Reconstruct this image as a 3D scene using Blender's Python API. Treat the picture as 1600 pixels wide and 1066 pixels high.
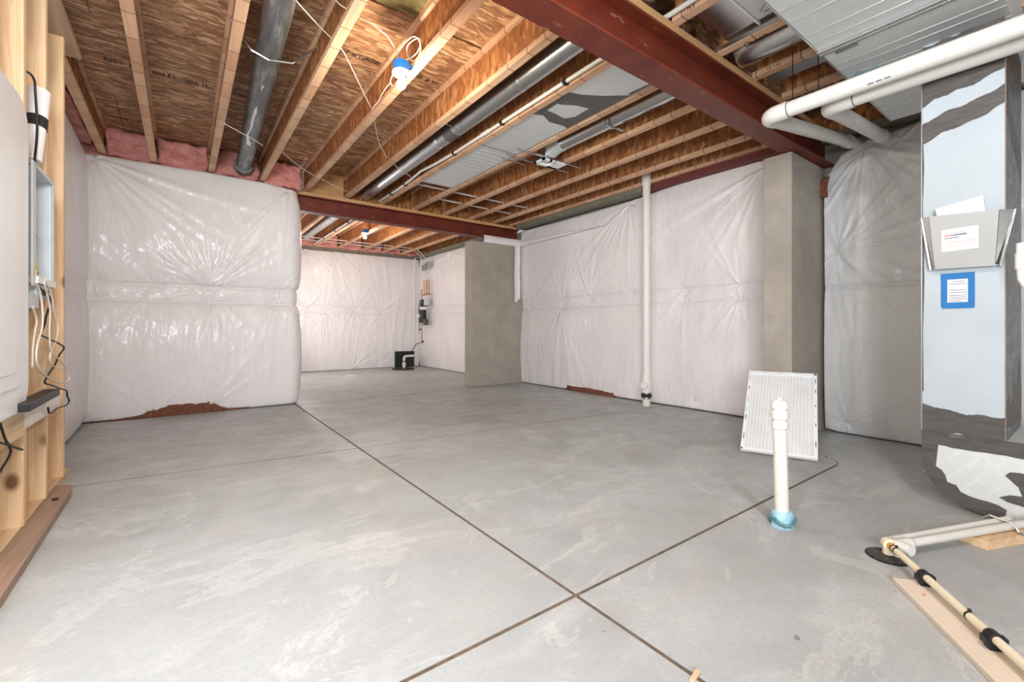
import bpy, bmesh, math, random
import numpy as np
from mathutils import Vector
for o in list(bpy.data.objects): bpy.data.objects.remove(o)
SC = bpy.context.scene
COL = SC.collection
random.seed(5)
PI = math.pi

# ------------------------------------------------------------------ camera
YAW, FPX, Y0, CH = 0.63826, 694.5, 512.4, 0.94
cam = bpy.data.cameras.new('camera'); camo = bpy.data.objects.new('camera', cam); COL.objects.link(camo)
cam.sensor_width = 36; cam.lens = FPX/1600*36; cam.shift_y = -(533-Y0)/1600; cam.clip_start = .02
camo.location = (0, 0, CH); camo.rotation_euler = (PI/2, 0, -YAW)
SC.camera = camo
# ------------------------------------------------------------------ light and exposure
w = bpy.data.worlds.new('world'); SC.world = w; w.use_nodes = True
w.node_tree.nodes['Background'].inputs[0].default_value = (.9, .95, 1, 1)
w.node_tree.nodes['Background'].inputs[1].default_value = .3
SC.view_settings.view_transform = 'Standard'; SC.view_settings.look = 'None'
SC.view_settings.gamma = 1; SC.view_settings.use_curve_mapping = False
SC.view_settings.exposure = 0.46
SC.cycles.max_bounces = 10; SC.cycles.diffuse_bounces = 6; SC.cycles.glossy_bounces = 4
SC.cycles.sample_clamp_indirect = 6
def area(name, loc, aim, sx, sy, power, col):
    l = bpy.data.lights.new(name, 'AREA'); l.shape = 'RECTANGLE'; l.size = sx; l.size_y = sy; l.energy = power; l.color = col
    o = bpy.data.objects.new(name, l); COL.objects.link(o); o.location = loc
    o.rotation_euler = (Vector(aim)-Vector(loc)).to_track_quat('-Z', 'Y').to_euler()
def point(name, loc, power, col, r=.04):
    l = bpy.data.lights.new(name, 'POINT'); l.energy = power; l.color = col; l.shadow_soft_size = r
    o = bpy.data.objects.new(name, l); COL.objects.link(o); o.location = loc
area('added_fill_behind_camera', (-1.5, -1.8, 1.45), (2.0, 3.4, 1.6), 2.0, 1.7, 165, (.93, .975, 1))  # unseen soft source added behind the camera as general fill
area('added_fill_beside_camera', (-.28, .35, 1.75), (.6, 6.0, 1.80), .55, .55, 66, (.94, .98, 1))  # added fill just out of view, carries light to the deeper walls
point('added_fill_near_bay', (1.15, -.25, 2.40), 54, (.97, .98, 1), .06)  # no fixture here; point source added overhead to lift the near bay
point('main_bay_bulb_light', (1.155, 2.80, 2.455), 27, (1, .84, .62), .035)
point('far_bay_bulb_light', (2.67, 8.1, 2.53), 24, (1, .86, .70), .035)
point('added_fill_far_bay', (1.50, 8.7, 1.45), 34, (1, .97, .95), .06)  # hidden source added behind the bulged wall to brighten the far walls

# ------------------------------------------------------------------ materials
def newmat(name):
    m = bpy.data.materials.new(name); m.use_nodes = True
    nt = m.node_tree
    return m, nt, nt.nodes['Principled BSDF']
def N(nt, t, **k):
    n = nt.nodes.new(t)
    for a, v in k.items():
        if a in n.inputs: n.inputs[a].default_value = v
        else: setattr(n, a, v)
    return n
def S(c):   # sRGB 0-255 -> linear
    return tuple(((x/255)/12.92 if x/255 <= .04045 else ((x/255+.055)/1.055)**2.4) for x in c)+(1,)
def coords(nt, scale=(1, 1, 1), rot=(0, 0, 0)):
    tc = N(nt, 'ShaderNodeTexCoord'); mp = N(nt, 'ShaderNodeMapping')
    mp.inputs['Scale'].default_value = scale; mp.inputs['Rotation'].default_value = rot
    nt.links.new(tc.outputs['Object'], mp.inputs['Vector'])
    return mp.outputs['Vector']
def ramp(nt, fac, stops, interp='LINEAR'):
    r = N(nt, 'ShaderNodeValToRGB'); cr = r.color_ramp; cr.interpolation = interp
    while len(cr.elements) < len(stops): cr.elements.new(.5)
    for e, (p, c) in zip(cr.elements, stops): e.position = p; e.color = c
    nt.links.new(fac, r.inputs['Fac']); return r.outputs['Color']
def mix(nt, a, b, f, mode='MIX'):
    m = N(nt, 'ShaderNodeMix', data_type='RGBA', blend_type=mode)
    for sock, v in ((m.inputs[0], f), (m.inputs[6], a), (m.inputs[7], b)):
        if hasattr(v, 'links'): nt.links.new(v, sock)
        else: sock.default_value = v
    return m.outputs[2]
def bump(nt, bsdf, h, strength=.3, dist=.01):
    b = N(nt, 'ShaderNodeBump'); b.inputs['Strength'].default_value = strength; b.inputs['Distance'].default_value = dist
    nt.links.new(h, b.inputs['Height']); nt.links.new(b.outputs['Normal'], bsdf.inputs['Normal'])
def noise(nt, vec, scale, detail=4, rough=.5, dist=0):
    n = N(nt, 'ShaderNodeTexNoise'); n.inputs['Scale'].default_value = scale; n.inputs['Detail'].default_value = detail
    n.inputs['Roughness'].default_value = rough; n.inputs['Distortion'].default_value = dist
    nt.links.new(vec, n.inputs['Vector']); return n.outputs['Fac']
def plain(name, c, rough=.5, metal=0, nz=.06, nscale=12, spec=.5, stretch=(1, 1, 1)):
    m, nt, b = newmat(name)
    v = coords(nt, stretch)
    f = noise(nt, v, nscale, 5)
    lo = tuple(x*(1-nz) for x in S(c)[:3])+(1,); hi = tuple(min(1, x*(1+nz)) for x in S(c)[:3])+(1,)
    nt.links.new(ramp(nt, f, [(.3, lo), (.7, hi)]), b.inputs['Base Color'])
    b.inputs['Roughness'].default_value = rough; b.inputs['Metallic'].default_value = metal
    b.inputs['Specular IOR Level'].default_value = spec
    return m
def wood(name, base, axis, dark=.72, rough=.6, knots=True):
    m, nt, b = newmat(name)
    st = [26, 26, 26]; st['XYZ'.index(axis)] = 1.1
    v = coords(nt, tuple(st))
    f = noise(nt, v, 1.0, 6, .6, .6)
    st2 = [7, 7, 7]; st2['XYZ'.index(axis)] = .5
    v2 = coords(nt, tuple(st2)); f2 = noise(nt, v2, 1, 3, .5, 1.4)
    wv = N(nt, 'ShaderNodeMath', operation='SINE')
    ml = N(nt, 'ShaderNodeMath', operation='MULTIPLY'); ml.inputs[1].default_value = 34
    nt.links.new(f2, ml.inputs[0]); nt.links.new(ml.outputs[0], wv.inputs[0])
    c = S(base); d = tuple(x*dark for x in c[:3])+(1,); d2 = (c[0]*.86, c[1]*.72, c[2]*.55, 1)
    col = ramp(nt, f, [(.3, d), (.55, c)])
    col = mix(nt, col, d2, ramp(nt, wv.outputs[0], [(.55, (0, 0, 0, 1)), (1, (.55, .55, .55, 1))]))
    if knots:
        st3 = [3.5, 3.5, 3.5]; st3['XYZ'.index(axis)] = 2.2
        vo = N(nt, 'ShaderNodeTexVoronoi'); vo.inputs['Scale'].default_value = 1.3
        nt.links.new(coords(nt, tuple(st3)), vo.inputs['Vector'])
        col = mix(nt, col, S((112, 62, 34)), ramp(nt, vo.outputs['Distance'], [(.07, (.9, .9, .9, 1)), (.15, (0, 0, 0, 1))]))
    nt.links.new(col, b.inputs['Base Color']); b.inputs['Roughness'].default_value = rough
    bump(nt, b, f, .12, .003)
    return m
def osb(name, scale, tones, rot=(0, 0, 0), rough=.65):
    """flakes: two layers of stretched, warped cells with a tone each, fine grain over them"""
    m, nt, b = newmat(name)
    v = coords(nt, (1, 1, 1), rot)
    wn = N(nt, 'ShaderNodeTexNoise'); wn.inputs['Scale'].default_value = 7; wn.inputs['Detail'].default_value = 2
    nt.links.new(v, wn.inputs['Vector'])
    ad = N(nt, 'ShaderNodeVectorMath', operation='MULTIPLY_ADD'); ad.inputs[1].default_value = (.07, .07, .07)
    nt.links.new(wn.outputs['Color'], ad.inputs[0]); nt.links.new(v, ad.inputs[2])
    outs = []
    for k, (sc, ro) in enumerate(((scale, (0, 0, 0)), (tuple(s*.8 for s in scale), (.35, .35, .35)))):
        mp = N(nt, 'ShaderNodeMapping'); mp.inputs['Rotation'].default_value = ro; mp.inputs['Scale'].default_value = sc
        mp.inputs['Location'].default_value = (k*3.1, k*1.7, k*.9)
        nt.links.new(ad.outputs[0], mp.inputs['Vector'])
        vo = N(nt, 'ShaderNodeTexVoronoi'); vo.inputs['Scale'].default_value = 1; nt.links.new(mp.outputs[0], vo.inputs['Vector'])
        sp = N(nt, 'ShaderNodeSeparateColor'); nt.links.new(vo.outputs['Color'], sp.inputs[0])
        outs.append((sp.outputs[0], sp.outputs[1], vo.outputs['Distance'], mp.outputs[0]))
    sel = N(nt, 'ShaderNodeMath', operation='GREATER_THAN'); sel.inputs[1].default_value = .5
    nt.links.new(outs[0][1], sel.inputs[0])
    L = len(tones)
    c1 = ramp(nt, outs[0][0], [(i/L, S(t)) for i, t in enumerate(tones)], 'CONSTANT')
    c2 = ramp(nt, outs[1][0], [(i/L, S(t)) for i, t in enumerate(tones)], 'CONSTANT')
    col = mix(nt, c1, c2, sel.outputs[0])
    g = noise(nt, outs[0][3], 2.6, 6, .7)
    hue = noise(nt, v, 3.2, 3)
    col = mix(nt, col, S(tuple(x*.8 for x in tones[0])), ramp(nt, hue, [(.4, (0, 0, 0, 1)), (.75, (.35, .35, .35, 1))]))
    edge = ramp(nt, outs[0][2], [(.45, (0, 0, 0, 1)), (.8, (.35, .35, .35, 1))])
    col = mix(nt, col, S(tuple(x*.5 for x in tones[0])), edge)
    col = mix(nt, col, S(tuple(x*.55 for x in tones[len(tones)//2])), ramp(nt, g, [(.45, (0, 0, 0, 1)), (.75, (.55, .55, .55, 1))]))
    nt.links.new(col, b.inputs['Base Color']); b.inputs['Roughness'].default_value = rough
    bump(nt, b, outs[0][0], .35, .003)
    return m
def galv(name, base=(188, 192, 194), rough=.33, metal=1, stretch=(1, 1, 1)):
    m, nt, b = newmat(name)
    v = coords(nt, stretch)
    vo = N(nt, 'ShaderNodeTexVoronoi'); vo.inputs['Scale'].default_value = 55; nt.links.new(v, vo.inputs['Vector'])
    sp = N(nt, 'ShaderNodeSeparateColor'); nt.links.new(vo.outputs['Color'], sp.inputs[0])
    c = S(base); lo = tuple(x*.93 for x in c[:3])+(1,)
    nt.links.new(ramp(nt, sp.outputs[0], [(0, lo), (1, c)]), b.inputs['Base Color'])
    b.inputs['Metallic'].default_value = metal
    f = noise(nt, v, 3, 4)
    mr = N(nt, 'ShaderNodeMapRange'); mr.inputs[3].default_value = rough*.75; mr.inputs[4].default_value = rough*1.35
    nt.links.new(f, mr.inputs[0]); nt.links.new(mr.outputs[0], b.inputs['Roughness'])
    bump(nt, b, f, .06, .02)
    return m
M = {}
def mk_sheet(name, col, fine=(9, 9, 2.2), st=.6):
    m, nt, b = newmat(name)
    v = coords(nt, fine)
    f = noise(nt, v, 3.2, 6, .62, 1.6)
    r = ramp(nt, f, [(.35, (0, 0, 0, 1)), (.5, (1, 1, 1, 1)), (.65, (0, 0, 0, 1))])
    f2 = noise(nt, coords(nt, (2.2, 2.2, 1)), 3, 5, .55, .6)
    ad = N(nt, 'ShaderNodeMath', operation='MULTIPLY_ADD'); ad.inputs[1].default_value = .45
    nt.links.new(r, ad.inputs[0]); nt.links.new(f2, ad.inputs[2])
    c = S(col); lo = tuple(x*.93 for x in c[:3])+(1,)
    nt.links.new(ramp(nt, noise(nt, coords(nt), 2.0, 4), [(.3, lo), (.7, c)]), b.inputs['Base Color'])
    b.inputs['Roughness'].default_value = .35; b.inputs['Specular IOR Level'].default_value = .55
    b.inputs['Coat Weight'].default_value = .25; b.inputs['Coat Roughness'].default_value = .18
    bump(nt, b, ad.outputs[0], st, .006)
    return m
M['sheet'] = mk_sheet('white_plastic_sheet', (240, 236, 237))
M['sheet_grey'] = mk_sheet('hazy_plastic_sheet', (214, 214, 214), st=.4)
M['sub_l'] = osb('osb_subfloor', (9, 42, 42), [(150, 106, 74), (188, 142, 104), (206, 162, 122), (172, 126, 90), (222, 182, 142), (160, 114, 80)])
M['olive'] = osb('osb_olive', (9, 42, 42), [(100, 92, 48), (136, 124, 70), (150, 138, 84), (116, 106, 58)])
M['web'] = osb('osb_web', (19, 32, 11), [(150, 92, 50), (188, 126, 74), (168, 106, 60), (204, 146, 94), (156, 96, 52), (182, 118, 68)])
M['rim'] = osb('osb_rim', (40, 26, 15), [(128, 78, 36), (182, 122, 66), (156, 100, 52), (198, 140, 84), (140, 84, 40)])
M['flange'] = wood('joist_flange_lumber', (216, 176, 144), 'Y', knots=False)
nt = M['flange'].node_tree; b = nt.nodes['Principled BSDF']; src = b.inputs['Base Color'].links[0].from_socket
oi = N(nt, 'ShaderNodeObjectInfo'); tc = N(nt, 'ShaderNodeTexCoord'); sx = N(nt, 'ShaderNodeSeparateXYZ'); nt.links.new(tc.outputs['Object'], sx.inputs[0])
a_ = N(nt, 'ShaderNodeMath', operation='MULTIPLY_ADD'); a_.inputs[1].default_value = 4.2; nt.links.new(sx.outputs['Y'], a_.inputs[0])
m9 = N(nt, 'ShaderNodeMath', operation='MULTIPLY'); m9.inputs[1].default_value = 50; nt.links.new(oi.outputs['Random'], m9.inputs[0]); nt.links.new(m9.outputs[0], a_.inputs[2])
vo = N(nt, 'ShaderNodeTexVoronoi', voronoi_dimensions='1D', feature='DISTANCE_TO_EDGE'); vo.inputs['Scale'].default_value = 1; nt.links.new(a_.outputs[0], vo.inputs['W'])
vc = N(nt, 'ShaderNodeTexVoronoi', voronoi_dimensions='1D'); vc.inputs['Scale'].default_value = 1; nt.links.new(a_.outputs[0], vc.inputs['W'])
sp = N(nt, 'ShaderNodeSeparateColor'); nt.links.new(vc.outputs['Color'], sp.inputs[0])
c1 = mix(nt, src, S((176, 124, 90)), ramp(nt, sp.outputs[0], [(.3, (0, 0, 0, 1)), (1, (.6, .6, .6, 1))]))
nt.links.new(mix(nt, c1, S((96, 66, 48)), ramp(nt, vo.outputs['Distance'], [(.012, (.7, .7, .7, 1)), (.03, (0, 0, 0, 1))])), b.inputs['Base Color'])
M['nailer'] = wood('nailer_lumber', (206, 164, 116), 'X', knots=False)
M['stud'] = wood('stud_lumber', (238, 206, 166), 'Z')
M['sillw'] = wood('sill_lumber', (230, 198, 160), 'Y', knots=False)
M['greyw'] = wood('weathered_lumber', (176, 150, 126), 'Y', knots=False)
M['brownw'] = wood('brown_lumber', (160, 134, 116), 'Y', knots=True)
M['blockw'] = wood('block_lumber', (228, 198, 160), 'X', knots=False)
M['mdf'] = plain('smooth_board', (222, 208, 190), .55, nz=.03, nscale=6)
M['ply'] = wood('plywood', (196, 150, 100), 'X', knots=True)
M['treated'] = plain('treated_sill', (118, 116, 102), .8, nz=.15)
M['redsill'] = plain('maroon_sill_seal', (104, 46, 44), .7, nz=.1)
m, nt, b = newmat('mastic_coated_duct')
f = noise(nt, coords(nt, (9, 1.2, 9)), 2.2, 6, .65, .8)
nt.links.new(ramp(nt, f, [(.35, S((84, 87, 88))), (.55, S((118, 122, 124))), (.72, S((176, 180, 182)))]), b.inputs['Base Color'])
b.inputs['Metallic'].default_value = .55; b.inputs['Roughness'].default_value = .42; bump(nt, b, f, .1, .01); M['duct_dark'] = m
# red primer steel with scuffs
m, nt, b = newmat('red_primer_steel')
v = coords(nt)
f = noise(nt, v, 5, 6, .6)
col = ramp(nt, f, [(.3, S((90, 30, 16))), (.7, S((116, 48, 28)))])
s1 = noise(nt, coords(nt, (2, 7, 7)), 3.4, 5, .7)
col = mix(nt, col, S((176, 140, 122)), ramp(nt, s1, [(.62, (0, 0, 0, 1)), (.70, (.6, .6, .6, 1))]))
col = mix(nt, col, S((72, 54, 58)), ramp(nt, noise(nt, coords(nt, (4, 7, 7)), 3.1, 4), [(.62, (0, 0, 0, 1)), (.70, (.6, .6, .6, 1))]))
nt.links.new(col, b.inputs['Base Color']); b.inputs['Roughness'].default_value = .5
M['steel'] = m
M['galv'] = galv('galvanized_sheet'); M['galv_rough'] = galv('galvanized_dull', (222, 226, 226), .52, metal=.45)
M['galv_bright'] = galv('galvanized_bright', (206, 208, 208), .24)
M['plenum'] = plain('coated_duct_steel', (180, 190, 197), .42, 0, nz=.05, nscale=5)
M['pocket'] = plain('pocket_steel', (176, 177, 176), .36, .25, nz=.03, nscale=6)
M['pvc_bright'] = plain('clean_white_pvc', (234, 229, 225), .35, nz=.02)
M['mastic'] = plain('grey_duct_mastic', (82, 78, 75), .45, nz=.25, nscale=18, stretch=(1, 1, 5))
M['pvc'] = plain('white_pvc', (218, 215, 209), .32, nz=.02)
M['pvc_dirty'] = plain('scuffed_pvc', (220, 217, 207), .4, nz=.06, nscale=25)
M['cpvc'] = plain('cream_cpvc', (234, 224, 196), .38, nz=.03)
M['pex'] = plain('white_pex', (214, 206, 200), .4)
M['cable'] = plain('white_cable', (226, 212, 200), .45)
M['black'] = plain('black_plastic', (24, 24, 26), .45, nz=.2)
M['rubber'] = plain('black_rubber', (34, 32, 32), .6, nz=.2)
M['bluebox'] = plain('blue_box_plastic', (28, 124, 206), .4)
M['porcelain'] = plain('white_porcelain', (236, 226, 214), .3)
M['white'] = plain('white_enamel', (236, 238, 240), .3, nz=.015)
M['whitepaint'] = plain('white_painted_board', (238, 232, 226), .45)
M['boxgrey'] = plain('pale_grey_enamel', (196, 204, 210), .4)
M['boxback'] = plain('enclosure_back', (214, 204, 202), .45)
M['paper'] = plain('paper', (238, 236, 240), .7, nz=.02)
M['bluetape'] = plain('blue_masking_tape', (20, 112, 178), .6, nz=.05)
M['ink'] = plain('grey_ink', (96, 98, 104), .7); M['inkred'] = plain('red_ink', (226, 96, 70), .7); M['inknavy'] = plain('navy_ink', (52, 48, 92), .7)
M['inkpale'] = plain('pale_red_ink', (238, 186, 176), .7); M['inkpaleg'] = plain('pale_grey_ink', (190, 190, 194), .7)
M['stamp'] = plain('black_stamp_ink', (44, 30, 20), .7, nz=.3)
M['brass'] = plain('brass', (196, 142, 64), .3, 1)
M['copper'] = plain('copper', (168, 112, 78), .35, .9, nz=.2)
M['tape'] = plain('pale_blue_foam_wrap', (150, 190, 206), .5, nz=.35, nscale=22)
M['tape_dark'] = plain('teal_tape', (72, 118, 124), .5, nz=.4, nscale=30)
M['yellow'] = plain('yellow_wire', (214, 180, 40), .4)
M['green'] = plain('green_panel_edge', (96, 112, 50), .7, nz=.25)
M['filt'] = plain('filter_media', (228, 230, 232), .8, nz=.05, nscale=8)
M['card'] = plain('white_card', (238, 239, 241), .6, nz=.02)
M['batt_brown'] = plain('brown_fibre_batt', (116, 72, 54), .95, nz=.35, nscale=40)
m, nt, b = newmat('pink_fibreglass')
f = noise(nt, coords(nt, (1, 1, 2)), 9, 8, .7, .8)
nt.links.new(ramp(nt, f, [(.25, S((178, 98, 92))), (.5, S((222, 150, 142))), (.8, S((240, 186, 176)))]), b.inputs['Base Color'])
b.inputs['Roughness'].default_value = 1; b.inputs['Specular IOR Level'].default_value = .1
bump(nt, b, f, .8, .03); M['pink'] = m
# concrete floor: mottled trowelled slab, smooth patches, scuffs
def concrete(name, tones, gloss=(.32, .62), sc=1.0, strk=True):
    m, nt, b = newmat(name)
    v = coords(nt)
    f1 = noise(nt, v, .9*sc, 6, .58, .8); f2 = noise(nt, v, 5*sc, 8, .65, .4); f3 = noise(nt, v, 60*sc, 3, .6)
    col = ramp(nt, f1, [(.28, S(tones[0])), (.5, S(tones[1])), (.72, S(tones[2]))])
    col = mix(nt, col, S(tones[3]), ramp(nt, f2, [(.46, (0, 0, 0, 1)), (.7, (.5, .5, .5, 1))]))
    col = mix(nt, col, S(tones[4]), ramp(nt, noise(nt, v, 1.7*sc, 5, .6, 1.2), [(.52, (0, 0, 0, 1)), (.68, (.45, .45, .45, 1))]))
    if strk:
        f4 = noise(nt, coords(nt, (1.0, 2.2, 1), (0, 0, .6)), 1.6, 7, .66, .7)
        col = mix(nt, col, S(tones[5]), ramp(nt, f4, [(.52, (0, 0, 0, 1)), (.66, (.5, .5, .5, 1))]))
        f5 = noise(nt, coords(nt, (1, 1.5, 1), (0, 0, -.4)), 1.15, 8, .72, 1.8)
        col = mix(nt, col, S((214, 214, 211)), ramp(nt, f5, [(.555, (0, 0, 0, 1)), (.575, (.35, .35, .35, 1)), (.66, (.1, .1, .1, 1))]))
        sp = noise(nt, v, 11, 2, .4)
        col = mix(nt, col, S((92, 86, 80)), ramp(nt, sp, [(.77, (0, 0, 0, 1)), (.79, (.7, .7, .7, 1))]))
    col = mix(nt, col, S(tuple(x*.9 for x in tones[1])), ramp(nt, f3, [(.4, (.0, .0, .0, 1)), (.75, (.5, .5, .5, 1))]))
    nt.links.new(col, b.inputs['Base Color'])
    mr = N(nt, 'ShaderNodeMapRange'); mr.inputs[1].default_value = .3; mr.inputs[2].default_value = .7
    mr.inputs[3].default_value = gloss[0]; mr.inputs[4].default_value = gloss[1]
    nt.links.new(f2, mr.inputs[0]); nt.links.new(mr.outputs[0], b.inputs['Roughness'])
    bump(nt, b, f3, .08, .002)
    return m
M['floor'] = concrete('floor_concrete', [(156, 157, 156), (174, 177, 178), (187, 191, 192), (160, 161, 160), (184, 179, 169), (198, 201, 201)])
M['groove'] = plain('joint_dirt', (104, 90, 76), .9, nz=.3, nscale=30)
M['pier'] = concrete('pier_concrete', [(150, 142, 132), (164, 156, 146), (176, 169, 158), (150, 143, 134), (172, 160, 146), (0, 0, 0)], (.7, .9), 2.0, False)
M['wallc'] = concrete('wall_concrete', [(128, 122, 114), (142, 136, 128), (152, 146, 138), (130, 124, 116), (146, 136, 124), (0, 0, 0)], (.8, .95), 1.5, False)
def emis(name, col, st):
    m, nt, b = newmat(name)
    b.inputs['Base Color'].default_value = (1, .95, .85, 1)
    b.inputs['Emission Color'].default_value = col; b.inputs['Emission Strength'].default_value = st
    return m
M['bulb'] = emis('lit_bulb', (1, .64, .26, 1), 2.6)

# ------------------------------------------------------------------ mesh helpers
class MB:
    def __init__(s): s.v = []; s.f = []
    def add(s, vs, fs):
        o = len(s.v); s.v += [tuple(map(float, p)) for p in vs]; s.f += [tuple(i+o for i in f) for f in fs]; return s
    def box(s, x0, x1, y0, y1, z0, z1):
        return s.add([(x0, y0, z0), (x1, y0, z0), (x1, y1, z0), (x0, y1, z0), (x0, y0, z1), (x1, y0, z1), (x1, y1, z1), (x0, y1, z1)],
                     [(0, 3, 2, 1), (4, 5, 6, 7), (0, 1, 5, 4), (1, 2, 6, 5), (2, 3, 7, 6), (3, 0, 4, 7)])
    def obox(s, c, u, v, n):      # centre and three half-vectors
        c, u, v, n = map(Vector, (c, u, v, n))
        P = [c+a*u+b*v+d*n for d in (-1, 1) for a, b in ((-1, -1), (1, -1), (1, 1), (-1, 1))]
        return s.add(P, [(0, 3, 2, 1), (4, 5, 6, 7), (0, 1, 5, 4), (1, 2, 6, 5), (2, 3, 7, 6), (3, 0, 4, 7)])
    def tube(s, pts, r, seg=16, caps=True):
        P = [Vector(p) for p in pts]; n = len(P)
        R = r if isinstance(r, (list, tuple)) else [r]*n
        t0 = (P[1]-P[0]).normalized(); up = Vector((0, 0, 1)) if abs(t0.z) < .9 else Vector((1, 0, 0))
        a = t0.cross(up).normalized(); vs = []; fs = []
        for i in range(n):
            t = (P[min(i+1, n-1)]-P[max(i-1, 0)])
            if t.length < 1e-9: t = t0.copy()
            t.normalize(); a = (a-t*a.dot(t))
            a = a.normalized() if a.length > 1e-6 else t.orthogonal().normalized()
            bb = t.cross(a)
            for k in range(seg):
                th = 2*PI*k/seg; vs.append(P[i]+(a*math.cos(th)+bb*math.sin(th))*R[i])
        for i in range(n-1):
            for k in range(seg):
                k2 = (k+1) % seg; fs.append((i*seg+k, i*seg+k2, (i+1)*seg+k2, (i+1)*seg+k))
        if caps: fs.append(tuple(range(seg))[::-1]); fs.append(tuple((n-1)*seg+k for k in range(seg)))
        return s.add(vs, fs)
    def lathe(s, c, prof, seg=24):   # vertical axis at c, prof = (r, z)
        vs = []; fs = []; n = len(prof)
        for r, z in prof:
            for k in range(seg): vs.append((c[0]+r*math.cos(2*PI*k/seg), c[1]+r*math.sin(2*PI*k/seg), c[2]+z))
        for i in range(n-1):
            for k in range(seg):
                k2 = (k+1) % seg; fs.append((i*seg+k, i*seg+k2, (i+1)*seg+k2, (i+1)*seg+k))
        fs.append(tuple(range(seg))[::-1]); fs.append(tuple((n-1)*seg+k for k in range(seg)))
        return s.add(vs, fs)
    def prism(s, poly, d):       # polygon of 3D points extruded by vector d
        n = len(poly); P = [Vector(p) for p in poly]; D = Vector(d)
        return s.add(P+[p+D for p in P], [tuple(range(n))[::-1], tuple(range(n, 2*n))]+[(i, (i+1) % n, n+(i+1) % n, n+i) for i in range(n)])
    def grid(s, A, flip=False):  # A[i][j] points
        A = np.asarray(A); ni, nj = A.shape[:2]; vs = A.reshape(-1, 3)
        idx = np.arange(ni*nj).reshape(ni, nj)
        a, b_, c, d = idx[:-1, :-1], idx[1:, :-1], idx[1:, 1:], idx[:-1, 1:]
        q = np.stack([a, b_, c, d] if not flip else [a, d, c, b_], -1).reshape(-1, 4)
        return s.add(vs, q.tolist())
def root_loc(p):
    l = Vector((0, 0, 0))
    while p: l = l+p.location; p = p.parent
    return l
def obj(name, mb, mat, parent=None, smooth=False, bevel=0, kind=None, label=None):
    me = bpy.data.meshes.new(name)
    off = root_loc(parent)
    me.from_pydata([(a-off.x, b_-off.y, c-off.z) for a, b_, c in mb.v], [], mb.f)
    me.update()
    bm = bmesh.new(); bm.from_mesh(me); bmesh.ops.recalc_face_normals(bm, faces=bm.faces); bm.to_mesh(me); bm.free()
    me.materials.append(M[mat])
    o = bpy.data.objects.new(name, me); COL.objects.link(o)
    if parent: o.parent = parent
    if smooth:
        me.polygons.foreach_set('use_smooth', [True]*len(me.polygons))
        if smooth == 'auto':
            try: me.set_sharp_from_angle(angle=math.radians(40))
            except Exception: pass
    if bevel:
        md = o.modifiers.new('bevel', 'BEVEL'); md.width = bevel; md.segments = 2; md.limit_method = 'ANGLE'
    if kind: o['kind'] = kind
    if label: o['label'] = label
    return o
def tag(o, label, cat, group=None):
    o['label'] = label; o['category'] = cat
    if group: o['group'] = group
    return o
def thing(name, label, cat, loc, group=None):
    o = bpy.data.objects.new(name, None); o.empty_display_size = .1; COL.objects.link(o); o.location = loc
    bpy.context.view_layer.update()
    return tag(o, label, cat, group)
def text(name, body, size, mat, parent, origin, u, v, shear=0):
    """flat lettering; u = reading direction, v = up direction of the letters"""
    cu = bpy.data.curves.new(name, 'FONT'); cu.body = body; cu.size = size; cu.extrude = .0004; cu.resolution_u = 2
    t = bpy.data.objects.new(name+'_tmp', cu); COL.objects.link(t)
    dg = bpy.context.evaluated_depsgraph_get(); me = bpy.data.meshes.new_from_object(t.evaluated_get(dg))
    bpy.data.objects.remove(t)
    u = Vector(u).normalized(); v = Vector(v).normalized(); n = u.cross(v); off = root_loc(parent)
    for vt in me.vertices:
        c = vt.co.copy(); vt.co = Vector(origin)+u*c.x+v*c.y+n*c.z-off
    me.materials.clear(); me.materials.append(M[mat])
    o = bpy.data.objects.new(name, me); COL.objects.link(o); o.parent = parent
    return o
def bez(pts, n=8):       # Catmull-Rom through points
    P = [Vector(p) for p in pts]; P = [P[0]*2-P[1]]+P+[P[-1]*2-P[-2]]; out = []
    for i in range(1, len(P)-2):
        for k in range(n):
            t = k/n
            out.append(.5*((2*P[i])+(-P[i-1]+P[i+1])*t+(2*P[i-1]-5*P[i]+4*P[i+1]-P[i+2])*t*t+(-P[i-1]+3*P[i]-3*P[i+1]+P[i+2])*t**3))
    return out+[P[-2]]
def elbow(c0, d0, d1, R, n=10):   # arc from c0 leaving along d0 and ending along d1
    d0 = Vector(d0).normalized(); d1 = Vector(d1).normalized(); c0 = Vector(c0); C = c0+d1*R
    return [C-d1*R*math.cos(a)+d0*R*math.sin(a) for a in [PI/2*k/n for k in range(n+1)]]
def vnoise(s, z, seed):          # smooth value noise, numpy arrays
    rs = np.random.RandomState(seed); T = rs.rand(128, 128)
    si = np.floor(s).astype(int); zi = np.floor(z).astype(int); fs = s-si; fz = z-zi
    fs = fs*fs*(3-2*fs); fz = fz*fz*(3-2*fz)
    g = lambda a, b_: T[a % 128, b_ % 128]
    return (g(si, zi)*(1-fs)+g(si+1, zi)*fs)*(1-fz)+(g(si, zi+1)*(1-fs)+g(si+1, zi+1)*fs)*fz
# pixel of the calibrated photograph -> point at height z (used only to read off positions)
_fx, _fy, _rx, _ry = math.sin(YAW), math.cos(YAW), math.cos(YAW), -math.sin(YAW)
def at(u, v, z):
    a = (u-800)/FPX; b_ = (Y0-v)/FPX; k = (z-CH)/b_
    return (k*(_fx+a*_rx), k*(_fy+a*_ry), z)

ZJ, ZT = 2.685, 2.985          # joist underside, subfloor underside
XR = 4.65                       # face of the right-hand plastic
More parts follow.
